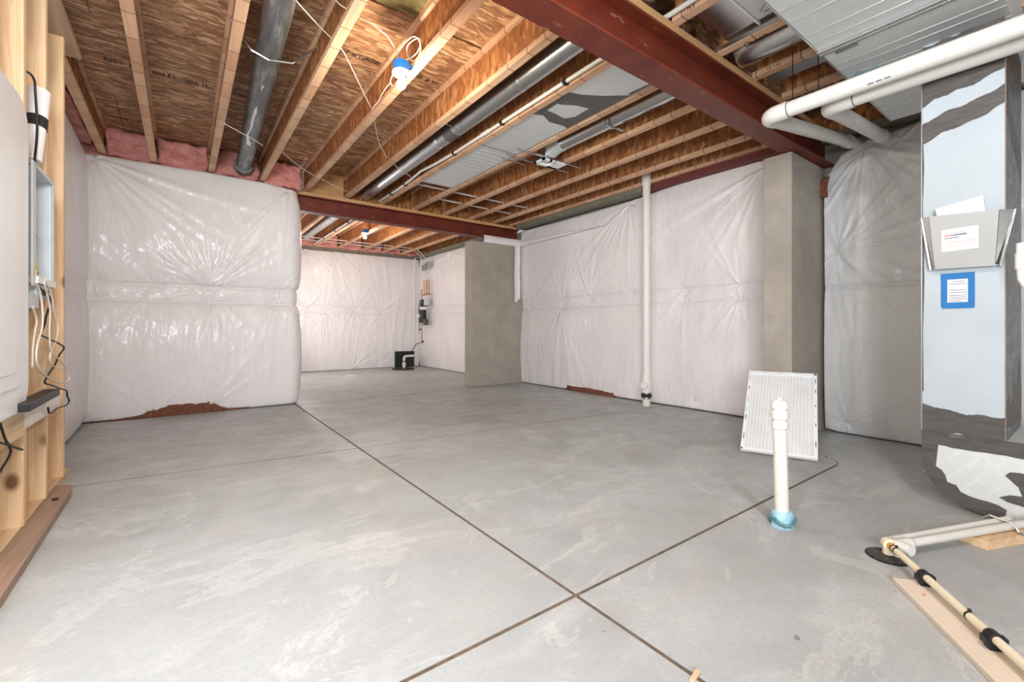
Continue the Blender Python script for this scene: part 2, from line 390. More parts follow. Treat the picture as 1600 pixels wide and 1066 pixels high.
# ------------------------------------------------------------------ SETTING
# floor: slab panels between sawn joints
fl = obj('floor', MB().box(-4, 4.9, -3.4, 10.4, -.16, -.0035), 'groove', kind='structure')
def J1(y): return 1.112
J3a, J3b = (3.50, -.055)        # thin joint: y = a + b*(x-1)
ys = [-3.4, 1.122, None, 5.90, 10.4]
def slab(poly):
    g = MB().prism([(x, y, -.05) for x, y in poly], (0, 0, .05))
    o = obj('slab', g, 'floor', fl); md = o.modifiers.new('bevel', 'BEVEL'); md.width = .0005; md.segments = 1; md.limit_method = 'ANGLE'
g1, g2 = .0085, .0035
L0, R0 = -3.9, 4.9
slab([(L0, -3.3), (1.112-g1, -3.3), (1.112-g1, 1.122-g1), (L0, 1.122-g1)])
slab([(1.112+g1, -3.3), (R0, -3.3), (R0, 1.122-g1), (1.112+g1, 1.122-g1)])
y3 = lambda x: 3.50-.085*(x-1.112) if x > 1.112 else 3.50-.10*(x-1.112)
slab([(L0, 1.122+g1), (1.112-g1, 1.122+g1), (1.112-g1, y3(1.11)-g2), (L0, y3(L0)-g2)])
slab([(1.112+g1, 1.122+g1), (R0, 1.122+g1), (R0, y3(R0)-g2), (1.112+g1, y3(1.112)-g2)])
slab([(L0, y3(L0)+g2), (1.112-g1, y3(1.11)+g2), (1.112-g1, 10.3), (L0, 10.3)])
slab([(1.112+g1, y3(1.112)+g2), (R0, y3(R0)+g2), (R0, 5.97-g2), (1.112+g1, 5.86-g2)])
slab([(1.112+g1, 5.86+g2), (R0, 5.97+g2), (R0, 10.3), (1.112+g1, 10.3)])
obj('joint_patch', MB().box(3.63, 4.88, 1.122-.012, 1.122+.012, -.01, .0002), 'floor', fl)
ck = MB()
cp_ = [(3.63, 1.122), (3.70, 1.150), (3.735, 1.195), (3.74, 1.225), (3.80, 1.245)]
for (xa_, ya_), (xb_, yb_) in zip(cp_[:-1], cp_[1:]):
    dx_, dy_ = (yb_-ya_)*.06, -(xb_-xa_)*.06
    ck.prism([(xa_-dx_, ya_-dy_, .0002), (xa_+dx_, ya_+dy_, .0002), (xb_+dx_*.6, yb_+dy_*.6, .0002), (xb_-dx_*.6, yb_-dy_*.6, .0002)], (0, 0, .0004))
for (xa_, ya_, xb_, yb_) in ((-.75, y3(-.75), 1.10, y3(1.10)), (1.125, y3(1.125), 4.68, y3(4.68)), (1.2, 5.8625, 4.4, 5.9596)):
    obj('joint_dirt', MB().prism([(xa_, ya_-.0035, -.001), (xb_, yb_-.0035, -.001), (xb_, yb_+.0035, -.001), (xa_, ya_+.0035, -.001)], (0, 0, .0013)), 'groove', fl)
obj('crack', ck, 'groove', fl, kind='stuff')
# walls
obj('wall_right', MB().box(4.78, 4.98, -3.4, 10.4, 0, 2.62), 'wallc', kind='structure')
obj('wall_back', MB().box(1.0, 4.78, 10.20, 10.4, 0, 2.62), 'wallc', kind='structure')
obj('wall_left', MB().box(-.98, -.84, 1.1, 6.06, 0, 2.62), 'wallc', kind='structure')
obj('wall_front', MB().box(-.98, 1.04, 6.06, 10.4, 0, 2.62), 'wallc', kind='structure')
obj('wall_far_left', MB().box(-4, -3.85, -3.4, 1.1, 0, 2.985), 'wallc', kind='structure')
obj('wall_corner', MB().box(-3.85, -.84, 1.0, 1.1, 0, 2.985), 'wallc', kind='structure')
obj('wall_behind', MB().box(-4, 4.98, -3.5, -3.4, 0, 2.985), 'wallc', kind='structure')
# ceiling: tongue and groove osb panels, long side across the joists
ce = obj('ceiling', MB().box(-4, 5.0, -3.5, 10.4, 3.005, 3.03), 'green', kind='structure')
yb = [-3.5, -2.12, -.90, .32, 1.54, 2.757, 3.977, 5.197, 6.417, 7.637, 8.857, 10.4]
for j in range(len(yb)-1):
    xs = [-4, -2.9, -.48, 1.94, 4.36, 5.0] if j % 2 else [-4, -1.7, .72, 3.14, 5.0]
    for i in range(len(xs)-1):
        gp = .0025
        y0_, y1_ = yb[j]+gp, yb[j+1]-gp
        if j == 4 and i in (1, 2): y1_ = yb[j+1]-.022
        obj('subfloor_panel', MB().box(xs[i]+gp, xs[i+1]-gp, y0_, y1_, ZT, 3.006), 'sub_l', ce)
obj('green_stain', MB().box(.80, 1.236, 2.30, 2.733, ZT-.0009, ZT-.0002), 'olive', ce, label='olive green stained panel edge')
rs_ = np.random.RandomState(8)
STAMPS = ((-.50, -.28, 4.52, .07), (-.19, .225, 4.52, .08), (.34, .45, 4.52, .07), (-.60, -.34, 5.72, .07), (.90, 1.23, 3.34, .07), (1.45, 1.72, 3.33, .07))
for (xa_, xb_, yy, hh) in STAMPS:
    g = MB(); x = xa_
    while x < xb_:
        w_ = rs_.uniform(.004, .014)
        if rs_.rand() < .75: a_ = rs_.uniform(0, hh*.4); g.box(x, x+w_, yy+a_, yy+hh-rs_.uniform(0, hh*.3), ZT-.0012, ZT-.0004)
        x += w_+rs_.uniform(.003, .010)
    obj('printed_stamp', g, 'stamp', ce, kind='stuff')
# rims that close the ceiling space
obj('trim_1', MB().box(4.70, 4.735, -3.4, 10.3, ZJ, ZT), 'rim', kind='structure')
obj('trim_2', MB().box(-.9, 1.2, 6.24, 6.27, ZJ, ZT), 'ply', kind='structure')
obj('trim_3', MB().box(1.1, 4.75, 10.2, 10.24, 2.62, ZT), 'ply', kind='structure')
obj('trim_4', MB().box(-.9, -.87, 1.1, 6.2, 2.62, ZT), 'rim', kind='structure')

# ------------------------------------------------------------------ STRUCTURE: piers, beams, joists
p1 = obj('concrete_pier', MB().box(4.05, 4.77, 1.575, 1.80, 0, 2.405), 'pier', bevel=.008)
tag(p1, 'tall grey concrete pier nearest the camera, behind the leaning white filter', 'pier')
p2 = obj('concrete_pier', MB().box(3.695, 4.77, 6.04, 6.275, 0, 2.33), 'pier', bevel=.01)
tag(p2, 'wide grey concrete pier at the far end, under the far red beam', 'pier')
def beam(y0, y1, x0, x1, zb, label):
    t = thing('steel_beam', label, 'beam', (x0, (y0+y1)/2, zb))
    yc = (y0+y1)/2
    obj('bottom_flange', MB().box(x0, x1, y0, y1, zb, zb+.014), 'steel', t, bevel=.002)
    obj('web', MB().box(x0, x1, yc-.005, yc+.005, zb+.014, 2.631), 'steel', t)
    obj('top_flange', MB().box(x0, x1, y0, y1, 2.631, 2.645), 'steel', t, bevel=.002)
    obj('nailer', MB().box(x0, x1, y0-.006, y1+.006, 2.645, ZJ), 'nailer', t, bevel=.002, label='pale wooden nailer bolted on top')
    return t
b1 = beam(1.497, 1.657, -3.8, 4.76, 2.408, 'dark red steel beam crossing overhead, resting on the near concrete pier')
b2 = beam(6.16, 6.30, .95, 4.72, 2.44, 'thin dark red steel beam at the far end, above the wide pier')
GJ = 'wooden I-joists under the floor above'
def joist(xr, y0, y1, label, fw=.06, stamp=None):
    """xr = right edge of the bottom flange"""
    xc = xr-fw/2
    t = thing('floor_joist', label, 'joist', (xc, (y0+y1)/2, ZJ), GJ)
    obj('bottom_flange', MB().box(xc-fw/2, xc+fw/2, y0, y1, ZJ, ZJ+.038), 'flange', t, bevel=.002)
    obj('web', MB().box(xc-.0055, xc+.0055, y0+.004, y1-.004, ZJ+.037, ZT-.037), 'web', t)
    obj('top_flange', MB().box(xc-fw/2, xc+fw/2, y0, y1, ZT-.038, ZT), 'flange', t, bevel=.002)
    return t
MAIN = [(-.612, 4.06, 'I-joist closest to the left plastic wall, just past the grey top plate'),
        (-.212, 1.66, 'second I-joist from the left wall, ending between two pink batts'),
        (.292, 1.66, 'third I-joist from the left wall, left of the grey mastic-coated round duct'),
        (.795, 1.66, 'I-joist just right of the mastic-coated round duct'),
        (1.300, 1.66, 'I-joist lit orange beside the blue lamp box, main bay'),
        (1.815, 1.66, 'I-joist along the left of the shiny round duct in mid ceiling'),
        (2.300, 1.66, 'I-joist with a white pipe clipped along its left flange, main bay'),
        (2.800, 1.66, 'I-joist along the right edge of the flat sheet metal panning, main bay'),
        (3.305, 1.66, 'I-joist just right of the duct boot with the white register, main bay'),
        (3.775, 1.66, 'third I-joist from the right wall in the main bay'),
        (4.225, 1.66, 'I-joist just left of the top of the tall white standpipe'),
        (4.580, 1.66, 'last I-joist lying along the top of the right plastic wall, main bay')]
JO = []
for k, (x, y0, lb) in enumerate(MAIN): JO.append(joist(x, y0, 6.235, lb))
FAR = [(1.80, 'far bay I-joist at the left, beside the edge of the bulged plastic wall'),
       (2.32, 'far bay I-joist with black pipe clips along its left side'),
       (2.79, 'far bay I-joist carrying the second lit bulb'),
       (3.31, 'far bay I-joist just right of the second lit bulb'),
       (3.78, 'far bay I-joist second from the right, above the pipe manifold corner'),
       (4.23, 'far bay I-joist closest to the right wall, above the wide pier')]
for x, lb in FAR: joist(x, 6.25, 10.19, lb)
NEAR = [(2.305, 'I-joist printed with black numbers between red beam and panning, near bay'),
        (2.790, 'I-joist stamped along the right of the dark sheet panning, near bay'),
        (3.260, 'I-joist stamped in black beside the mirror-bright round duct, near bay'),
        (3.720, 'near bay I-joist right above the elbow of the white vent pipes')]
NJ = []
for x, lb in NEAR: NJ.append(joist(x, -1.2, 1.495, lb))
text('print', 'TJI 110', .05, 'stamp', NJ[1], (2.772, 1.36, ZJ-.0012), (0, -1, 0), (1, 0, 0))
text('print', 'TJI 110', .03, 'stamp', NJ[2], (3.199, 1.40, ZJ+.006), (0, -1, 0), (0, 0, 1))
text('print', '1753', .034, 'stamp', NJ[0], (2.243, 1.42, ZJ+.004), (0, -1, 0), (0, 0, 1))
# blocking between joists on the far beam
GB = 'blocking panels over the far beam'
xs = [m_[0] for m_ in MAIN]
for i in range(4, 11):
    a, b_ = xs[i]+.003, xs[i+1]-.063
    if i == 4: lb, mt = 'plain plywood blocking panel right of the lamp joist, over the far beam', 'ply'
    else:
        lb = ['osb blocking panel behind the end of the shiny mid-ceiling round duct', 'osb blocking panel below the end of the flat sheet panning',
              'osb blocking panel between the panning joist and the register joist', 'osb blocking panel right of the register joist, over the far beam',
              'osb blocking panel third from right wall over the far beam', 'small osb blocking panel nearest the right wall over the far beam'][i-5]; mt = 'rim'
    if b_-a < .06: continue
    tag(obj('blocking_panel', MB().box(a, b_, 6.19, 6.21, ZJ, ZT), mt), lb, 'blocking', GB)

# right wall sill plates seen above the plastic
tag(obj('sill_plate', MB().box(4.56, 4.775, 1.81, 3.45, 2.622, ZJ-.002), 'redsill'), 'maroon sill plate on the right wall between near pier and standpipe', 'sill')
tag(obj('sill_plate', MB().box(4.56, 4.775, 3.455, 6.03, 2.622, ZJ-.002), 'treated'), 'grey-green sill plate on the right wall from standpipe to far pier', 'sill')
tag(obj('sill_plate', MB().box(4.56, 4.775, 6.28, 10.18, 2.622, ZJ-.002), 'treated'), 'grey sill plate on the far bay right wall behind the wide pier', 'sill')
tag(obj('sill_plate', MB().box(-.83, 1.08, 6.06, 6.2, 2.622, ZJ-.002), 'flange'), 'thin pale wood sill line along the top of the front plastic wall', 'sill')
tag(obj('sill_plate', MB().box(4.66, 4.775, -3.3, 1.57, 2.615, ZJ-.002), 'treated'), 'dim sill plate above the grey shaded sheet behind the vent pipes', 'sill')
obj('trim_5', MB().box(1.2, 4.78, 10.17, 10.2, 2.60, ZJ), 'treated', kind='structure')

# ------------------------------------------------------------------ plastic covered insulation
def sheet(name, path, zb, zt, seams, pins, seed, mat='sheet', bulge=.05, amp=1.0, nfold=26, res=.0125, vscale=1.0, longs=()):
    """path(s) -> x, y, nx, ny for arrays; zb/zt = functions of s; pins = (s, z)"""
    Lp = path['L']; ns = int(Lp/res)+1
    s = np.linspace(0, Lp, ns); nt_ = int(2.66/res)+1
    x, y, nx, ny = path['f'](s)
    t = np.linspace(0, 1, nt_); B, T = zb(s), zt(s)
    Z = B[:, None]+(T-B)[:, None]*t[None]; Sg = np.repeat(s[:, None], nt_, 1)
    h = np.zeros_like(Z)
    lev = [np.zeros_like(Z)+B[:, None]]+[np.full_like(Z, q) for q in seams]+[np.zeros_like(Z)+T[:, None]]
    for a, b_ in zip(lev[:-1], lev[1:]):
        u = np.clip((Z-a)/(b_-a), 0, 1); wd = np.mean(b_-a)
        h += np.where((Z >= a) & (Z <= b_), (np.clip(np.sin(PI*u), 0, 1)+1e-6)**.38*bulge*min(1, wd/.8), 0)
    lowz = np.where(Z < 1.3, 1., .4)
    h += .022*amp*(vnoise(Sg*1.3+7, Z*.9+3, seed)-.5)
    h += .020*amp*vscale*(np.abs(vnoise(Sg*5+.25*np.sin(Z*3), Z*.9, seed+1)-.5)*-1)
    h += lowz*.011*amp*vscale*(-np.abs(vnoise(Sg*13+1.2*vnoise(Sg*2, Z*3, seed+5), Z*1.7, seed+2)-.5))
    h += .005*amp*(-np.abs(vnoise(Sg*24, Z*11, seed+3)-.5))
    for q in seams:
        h -= .010*np.exp(-((Z-q-.012*(vnoise(Sg*2.3, Sg*0+q*9, seed+4)-.5))/.010)**2)
    wr = lowz*vnoise(Sg*2.2, Z*2.2, seed+6)
    h += amp*.006*wr*(-np.abs(vnoise(Sg*34+2.2*vnoise(Sg*3, Z*4, seed+8), Z*3.2+1.1*wr, seed+12)-.5))
    h += amp*.008*(1-wr)*(-np.abs(vnoise((Sg+Z*.8)*17, (Z-Sg*.6)*3.5, seed+13)-.5))
    rs = np.random.RandomState(seed+9)
    for (ps, pz) in pins:
        ds, dz = Sg-ps, Z-pz; r = np.hypot(ds, dz)
        h -= .016*np.exp(-(r/.07)**2)+.010*np.exp(-(r/.30)**2)
        for k in range(nfold):
            th = rs.uniform(0, 2*PI)
            if abs(math.sin(th)) < .35: th += .6
            R = rs.uniform(.15, .75); a0 = rs.uniform(.003, .0095)*amp
            al = ds*math.cos(th)+dz*math.sin(th); pp = -ds*math.sin(th)+dz*math.cos(th)
            pp = pp+rs.uniform(-.15, .15)*al*al
            wdt = .007+.035*np.clip(al, 0, 1)
            h += np.where(al > 0, a0*np.exp(-al/R)*np.exp(-(pp/wdt)**2)*np.clip(al/.03, 0, 1), 0)
    for (ps, pz, t0, t1, cnt, Lr) in longs:
        ds, dz = Sg-ps, Z-pz
        for k in range(cnt):
            th = math.radians(t0+(t1-t0)*(k+rs.uniform(.1, .9))/cnt); R = Lr*rs.uniform(.5, 1.2)
            al = ds*math.cos(th)+dz*math.sin(th); pp = -ds*math.sin(th)+dz*math.cos(th)+rs.uniform(-.10, .10)*(ds*math.cos(th)+dz*math.sin(th))**2
            wdt = .008+.030*np.clip(al, 0, 1.3)
            h += np.where(al > 0, rs.uniform(.006, .014)*np.exp(-(al/R)**2)*np.exp(-(pp/wdt)**2)*np.clip(al/.06, 0, 1), 0)
    X = x[:, None]+nx[:, None]*h; Y = y[:, None]+ny[:, None]*h
    V = np.stack([X, Y, Z], -1).reshape(-1, 3); idx = np.arange(len(V)).reshape(X.shape)
    q = np.stack([idx[:-1, :-1], idx[1:, :-1], idx[1:, 1:], idx[:-1, 1:]], -1).reshape(-1, 4)
    me = bpy.data.meshes.new(name); me.vertices.add(len(V)); me.vertices.foreach_set('co', V.ravel())
    me.loops.add(q.size); me.loops.foreach_set('vertex_index', q.ravel().astype(np.int32))
    me.polygons.add(len(q)); me.polygons.foreach_set('loop_start', np.arange(0, q.size, 4, dtype=np.int32)); me.polygons.foreach_set('loop_total', np.full(len(q), 4, dtype=np.int32))
    me.update(calc_edges=True); me.validate()
    me.polygons.foreach_set('use_smooth', [True]*len(me.polygons)); me.materials.append(M[mat])
    o = bpy.data.objects.new(name, me); COL.objects.link(o); return o
def line(p, q, n):
    L = math.hypot(q[0]-p[0], q[1]-p[1])
    return dict(L=L, f=lambda s: (p[0]+(q[0]-p[0])*s/L, p[1]+(q[1]-p[1])*s/L, np.full_like(s, n[0]), np.full_like(s, n[1])))
cst = lambda c: (lambda s: np.full_like(s, c))
def lerp(*pts):
    return lambda s: np.interp(s, [p[0] for p in pts], [p[1] for p in pts])
# front-left bulged wall, wrapping round its right corner into the far bay
xa, xb, ya, rr = -.80, 1.15, 5.99, .11
La = xb-rr-xa; Lb = rr*PI/2; Lc = 4.0
def fA(s):
    x = np.where(s < La, xa+s, 0.); y = np.where(s < La, ya, 0.); nx = np.zeros_like(s); ny = np.where(s < La, -1., 0.)
    m1 = (s >= La) & (s < La+Lb); th = (s-La)/rr
    x = np.where(m1, xb-rr+rr*np.sin(th), x); y = np.where(m1, ya+rr-rr*np.cos(th), y)
    nx = np.where(m1, np.sin(th), nx); ny = np.where(m1, -np.cos(th), ny)
    m2 = s >= La+Lb
    x = np.where(m2, xb, x); y = np.where(m2, ya+rr+(s-La-Lb), y); nx = np.where(m2, 1., nx); ny = np.where(m2, 0., ny)
    return x, y, nx, ny
shA = sheet('plastic_sheet', dict(L=La+Lb+Lc, f=fA), lerp((0, .012), (.45, .006), (.56, .02), (.68, .075), (.8, .06), (1.02, .065), (1.06, .075), (1.22, .02), (1.45, .01), (9, .01)),
      lerp((0, 2.655), (1.0, 2.672), (1.6, 2.665), (1.85, 2.64), (9, 2.63)), [1.22, 1.40],
      [(.10, 1.42), (.10, 1.24), (.56, 1.39), (1.02, 1.39), (1.02, 1.22), (1.02, .06), (.56, .05), (1.75, 1.39), (1.72, 1.22), (.09, 2.60), (1.86, 2.6), (2.8, 1.3)], 11, bulge=.06, amp=.9, nfold=16, longs=((.1, 2.62, -75, -12, 11, 1.3), (1.08, 1.40, 95, 170, 8, .9), (1.08, 1.40, 15, 80, 5, .8), (1.84, 2.6, -140, -95, 6, .7), (1.08, 1.21, -110, -70, 4, .7)))
tag(shA, 'bulging white plastic-covered insulation on the left wall facing the camera, brown batt below', 'plastic sheet')
shL = sheet('plastic_sheet', line((-.76, 1.2), (-.76, 6.02), (1, 0)), lerp((0, .01), (4.2, .012), (4.5, .03), (4.6, .06), (4.8, .09)), lerp((0, 2.66), (3.6, 2.70), (4.79, 2.655)), [1.22, 1.40], [(3.4, 1.4)], 23, bulge=.035, amp=.8)
tag(shL, 'narrow white plastic strip between the timber studs and the bulging wall', 'plastic sheet')
shB = sheet('plastic_sheet', line((1.15, 10.14), (4.66, 10.14), (0, -1)), cst(.008), lerp((0, 2.60), (3.5, 2.61)), [1.26, 1.41],
      [(.95, 1.34), (1.35, 1.3), (1.95, 1.32), (2.6, 1.34), (1.95, .05), (2.5, .05), (.5, 1.35), (1.6, 2.58), (.9, 2.58)], 31, bulge=.04, vscale=1.1)
tag(shB, 'white plastic-covered insulation on the far back wall under the second bulb', 'plastic sheet')
shC = sheet('plastic_sheet', line((4.69, 10.12), (4.69, 6.28), (-1, 0)), cst(.008), cst(2.62), [1.25, 1.40], [(.9, 1.33), (1.7, 1.33), (1.6, 2.6), (2.3, 2.58), (1.5, .05)], 37, bulge=.04)
tag(shC, 'white plastic on the far right wall between manifold and wide pier', 'plastic sheet')
shD = sheet('plastic_sheet', line((4.69, 6.03), (4.69, 1.81), (-1, 0)), lerp((0, .01), (1.0, .012), (1.45, .05), (1.8, .05), (2.1, .015), (9, .008)),
      lerp((0, 2.60), (.9, 2.585), (2.0, 2.585), (2.35, 2.60), (3.0, 2.635), (3.97, 2.66), (9, 2.66)), [1.25, 1.395],
      [(.98, 1.39), (.98, 1.25), (1.58, 1.38), (2.3, 1.37), (3.05, 1.37), (3.05, 1.25), (3.70, 1.39), (3.70, 1.245), (2.28, 2.55), (3.95, 2.55), (3.2, .10), (1.5, .06), (.2, 1.3)], 41, bulge=.04, amp=.85, nfold=14, longs=((2.28, 2.56, -165, -30, 12, .9), (3.98, 2.55, -165, -95, 12, 1.1), (.98, 1.24, -110, -55, 7, .9), (3.7, 1.24, -130, -60, 5, .5), (1.58, 1.38, 60, 125, 6, .7)))
tag(shD, 'long white plastic-covered insulation on the right wall behind the standpipe', 'plastic sheet')
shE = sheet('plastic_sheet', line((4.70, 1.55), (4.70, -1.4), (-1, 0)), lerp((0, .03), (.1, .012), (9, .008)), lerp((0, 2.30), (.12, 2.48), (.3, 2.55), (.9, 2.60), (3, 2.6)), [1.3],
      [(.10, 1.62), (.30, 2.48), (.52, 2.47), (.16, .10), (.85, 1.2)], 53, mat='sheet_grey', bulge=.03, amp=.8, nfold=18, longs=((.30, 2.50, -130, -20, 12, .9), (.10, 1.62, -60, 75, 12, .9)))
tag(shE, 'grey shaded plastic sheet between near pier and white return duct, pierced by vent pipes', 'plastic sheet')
# plastic flap and strip wrapped over the top of the wide pier
def flap(name, A, mat, label, cat):
    return tag(obj(name, MB().grid(A), mat, smooth=True), label, cat)
u = np.linspace(0, 1, 40); v = np.linspace(0, 1, 10)
A = np.zeros((40, 10, 3))
A[..., 0] = (3.90+.78*u)[:, None]; A[..., 1] = 6.03-.02*np.sin(v*PI)[None]-.012*vnoise(u[:, None]*9+v*0, v[None]*3+u[:, None]*0, 3)
A[..., 2] = 2.325+.115*v[None]+.0*u[:, None]
flap('plastic_flap', A, 'sheet', 'white plastic strip tucked between wide pier top and far red beam', 'plastic sheet')
A = np.zeros((16, 40, 3)); u = np.linspace(0, 1, 16); v = np.linspace(0, 1, 40)
A[..., 0] = (4.50+.12*u)[:, None]+.004*np.sin(v*9)[None]; A[..., 1] = 6.0+.012*np.sin(u*PI)[:, None]-.008*vnoise(u[:, None]*4+v[None], v[None]*7+u[:, None], 8)
A[..., 2] = 2.33-(.93+.03*np.sin(u*5))[:, None]*v[None]
flap('foam_strip', A, 'sheet', 'narrow white hanging strip at the right edge of the wide pier', 'strip')
A = np.zeros((60, 10, 3)); u = np.linspace(0, 1, 60); v = np.linspace(0, 1, 10)
A[..., 0] = 4.615-.012*np.sin(v*PI)[None]-.01*vnoise(u[:, None]*12, v[None]*2+u[:, None]*0, 4); A[..., 1] = (6.02-2.0*u)[:, None]+0*v[None]
A[..., 2] = (2.32+.02*u)[:, None]+(.10*(1-u))[:, None]*v[None]
flap('plastic_flap', A, 'sheet', 'folded white plastic ledge on right wall just below the sill, beside far pier', 'plastic sheet')
# brown batt showing under the bulged wall and right wall
def lump(name, x0, x1, y0, y1, z0, z1, mat, seed, amp=.015, parent=None, smooth=True, n=(16, 6, 8)):
    """box whose surface is pushed about by noise"""
    bm = bmesh.new(); bmesh.ops.create_cube(bm, size=1)
    for e_axis, cuts in ((0, n[0]), (1, n[1]), (2, n[2])):
        ed = [e for e in bm.edges if abs((e.verts[0].co-e.verts[1].co)[e_axis]) > 1e-4 and all(abs((e.verts[0].co-e.verts[1].co)[k]) < 1e-4 for k in range(3) if k != e_axis)]
        bmesh.ops.subdivide_edges(bm, edges=ed, cuts=cuts, use_grid_fill=True)
    mb = MB(); P = np.array([v_.co[:] for v_ in bm.verts])
    Q = np.stack([x0+(P[:, 0]+.5)*(x1-x0), y0+(P[:, 1]+.5)*(y1-y0), z0+(P[:, 2]+.5)*(z1-z0)], -1)
    for ax in range(3):
        a, b_ = Q[:, (ax+1) % 3], Q[:, (ax+2) % 3]
        d = vnoise(a*9+seed, b_*9+ax*5, seed+ax)-.5+.6*(vnoise(a*24+seed, b_*24, seed+7+ax)-.5)
        Q[:, ax] += amp*d*2
    mb.add(Q, [tuple(v_.index for v_ in f_.verts) for f_ in bm.faces]); bm.free()
    return obj(name, mb, mat, parent, smooth=smooth)
tag(lump('brown_batt', -.72, .62, 5.985, 6.05, .0, .12, 'batt_brown', 3, .006), 'reddish brown batt showing below the bulging left plastic wall', 'insulation')
tag(lump('brown_batt', 4.675, 4.74, 4.0, 4.9, .0, .07, 'batt_brown', 5, .004), 'brown batt edge peeking under the right plastic wall left of standpipe', 'insulation')
tag(lump('brown_batt', 4.66, 4.74, 1.52, 1.57, 2.12, 2.30, 'batt_brown', 6, .012, n=(5, 5, 8)), 'torn orange-brown batt at the upper corner of the near pier', 'insulation')
# pink batts between joist ends
GP = 'pink batts between joist ends'
PB = [(-.86, -.675, 'narrow dark pink batt left of the first joist, at left wall corner'), (-.609, -.275, 'pink batt between first and second joists from the left'),
      (-.209, .229, 'broad pink batt between second and third joists from left'), (.295, .732, 'pink batt pierced by the mastic-coated round duct'),
      (.798, 1.19, 'pink batt at the right end, hanging over the bulged wall corner')]
for k, (a, b_, lb) in enumerate(PB):
    tag(lump('insulation_batt', a, b_, 6.06 if k < 4 else 6.0, 6.22, ZJ+.005 if k < 4 else 2.655, ZT-.02 if k < 4 else ZT-.05, 'pink', 20+k*3, .022), lb, 'insulation', GP)
fxs = [1.2]+[f_[0] for f_ in FAR]+[4.66]
FL = ['far bay pink batt at far left, next to the bulged wall', 'far bay pink batt left of the clipped pipe', 'far bay pink batt right of the clipped pipe joist',
      'far bay pink batt behind the second lit bulb', 'far bay pink batt right of the second bulb', 'far bay pink batt second from right corner', 'far bay pink batt in the right corner over the manifold']
for k in range(7):
    tag(lump('insulation_batt', fxs[k]+.004, fxs[k+1]-.064 if k < 6 else 4.66, 10.06, 10.19, ZJ, ZT-.03, 'pink', 60+k*3, .016), FL[k], 'insulation', GP)
tag(lump('insulation_batt', -.85, -.70, 4.1, 6.0, 2.74, 2.93, 'pink', 91, .02, n=(5, 30, 8)), 'shadowed pink batt above the narrow left plastic strip', 'insulation', GP)

# ------------------------------------------------------------------ ducts
def ripple(n, y0, y1, r, xc, zc, seed, seg=22, xc2=None):
    return [(xc+((xc2-xc) if xc2 is not None else 0)*k/(n-1), y0+(y1-y0)*k/(n-1), zc) for k in range(n)]
d = thing('round_duct', 'grey mastic-coated round duct on the left, running into a pink batt', 'duct', (.42, 2.6, 2.8))
obj('pipe', MB().tube([(.415, 1.2, 2.795), (.435, 2.6, 2.79), (.545, 5.35, 2.795), (.57, 6.1, 2.80)], .078, 28), 'duct_dark', d, smooth='auto')
def patch_ring(c, ax, r, a0, a1, y0, y1, seed, n=24, m_=10):
    """thin smear of mastic lying on a pipe along y"""
    A = np.zeros((n, m_, 3)); rs = np.random.RandomState(seed)
    for i in range(n):
        for j in range(m_):
            yy = y0+(y1-y0)*i/(n-1); wob = .25*(rs.rand()-.5) if j in (0, m_-1) else 0
            a = a0+(a1-a0)*(j/(m_-1))*(.75+.35*math.sin(i*.55+seed)+wob*.12)+.12*math.sin(i*.8+seed)
            t = (yy-ax[0])/(ax[1]-ax[0]); xx = c[0]+(c[1]-c[0])*t
            A[i, j] = (xx+(r+.0015)*math.sin(a), yy, ax[2]-(r+.0015)*math.cos(a))
    return MB().grid(A)
for k, (a0, a1, y0_, y1_) in enumerate([(-.75, -.45, 2.5, 3.0), (-.55, -.15, 3.7, 5.0)]):
    obj('bare_streak', patch_ring((.415, .57), (1.9, 5.9, 2.793), .078, a0, a1, y0_, y1_, 70+k), 'galv_bright', d, smooth=True)
obj('strap', MB().tube([(.80, 3.32, 2.95), (.60, 3.32, 2.74), (.46, 3.32, 2.712), (.36, 3.32, 2.74), (.24, 3.32, 2.90)], .008, 8), 'galv', d)
obj('collar', MB().tube([(.560, 5.86, 2.80), (.566, 5.98, 2.80)], .098, 28), 'duct_dark', d, smooth='auto')
d = thing('round_duct', 'shiny round duct in mid ceiling between joists, left of the white clipped pipe', 'duct', (2.0, 4, 2.77))
obj('pipe', MB().tube([(2.01, 1.0, 2.775), (2.02, 6.1, 2.775)], .078, 28), 'galv', d, smooth='auto')
for yy in (2.6, 3.9): obj('joint_band', MB().tube([(2.013, yy-.03, 2.775), (2.013, yy+.03, 2.775)], .0805, 28), 'galv_bright', d, smooth='auto')
obj('joint_band', MB().tube([(2.015, 3.56, 2.775), (2.015, 3.72, 2.775)], .0800, 28), 'mastic', d, smooth='auto')
obj('strap', MB().tube([(1.83, 3.45, 2.72), (1.95, 3.45, 2.70), (2.01, 3.45, 2.696), (2.09, 3.45, 2.78)], .006, 8), 'galv_bright', d)
d = thing('round_duct', 'far bay round duct beside the left I-joist behind the far beam', 'duct', (2.0, 8, 2.77))
obj('pipe', MB().tube([(2.0, 6.3, 2.775), (1.98, 9.5, 2.775)], .078, 24), 'galv', d, smooth='auto')
obj('joint_band', MB().tube([(1.99, 7.6, 2.775), (1.99, 7.66, 2.775)], .081, 24), 'galv_bright', d, smooth='auto')
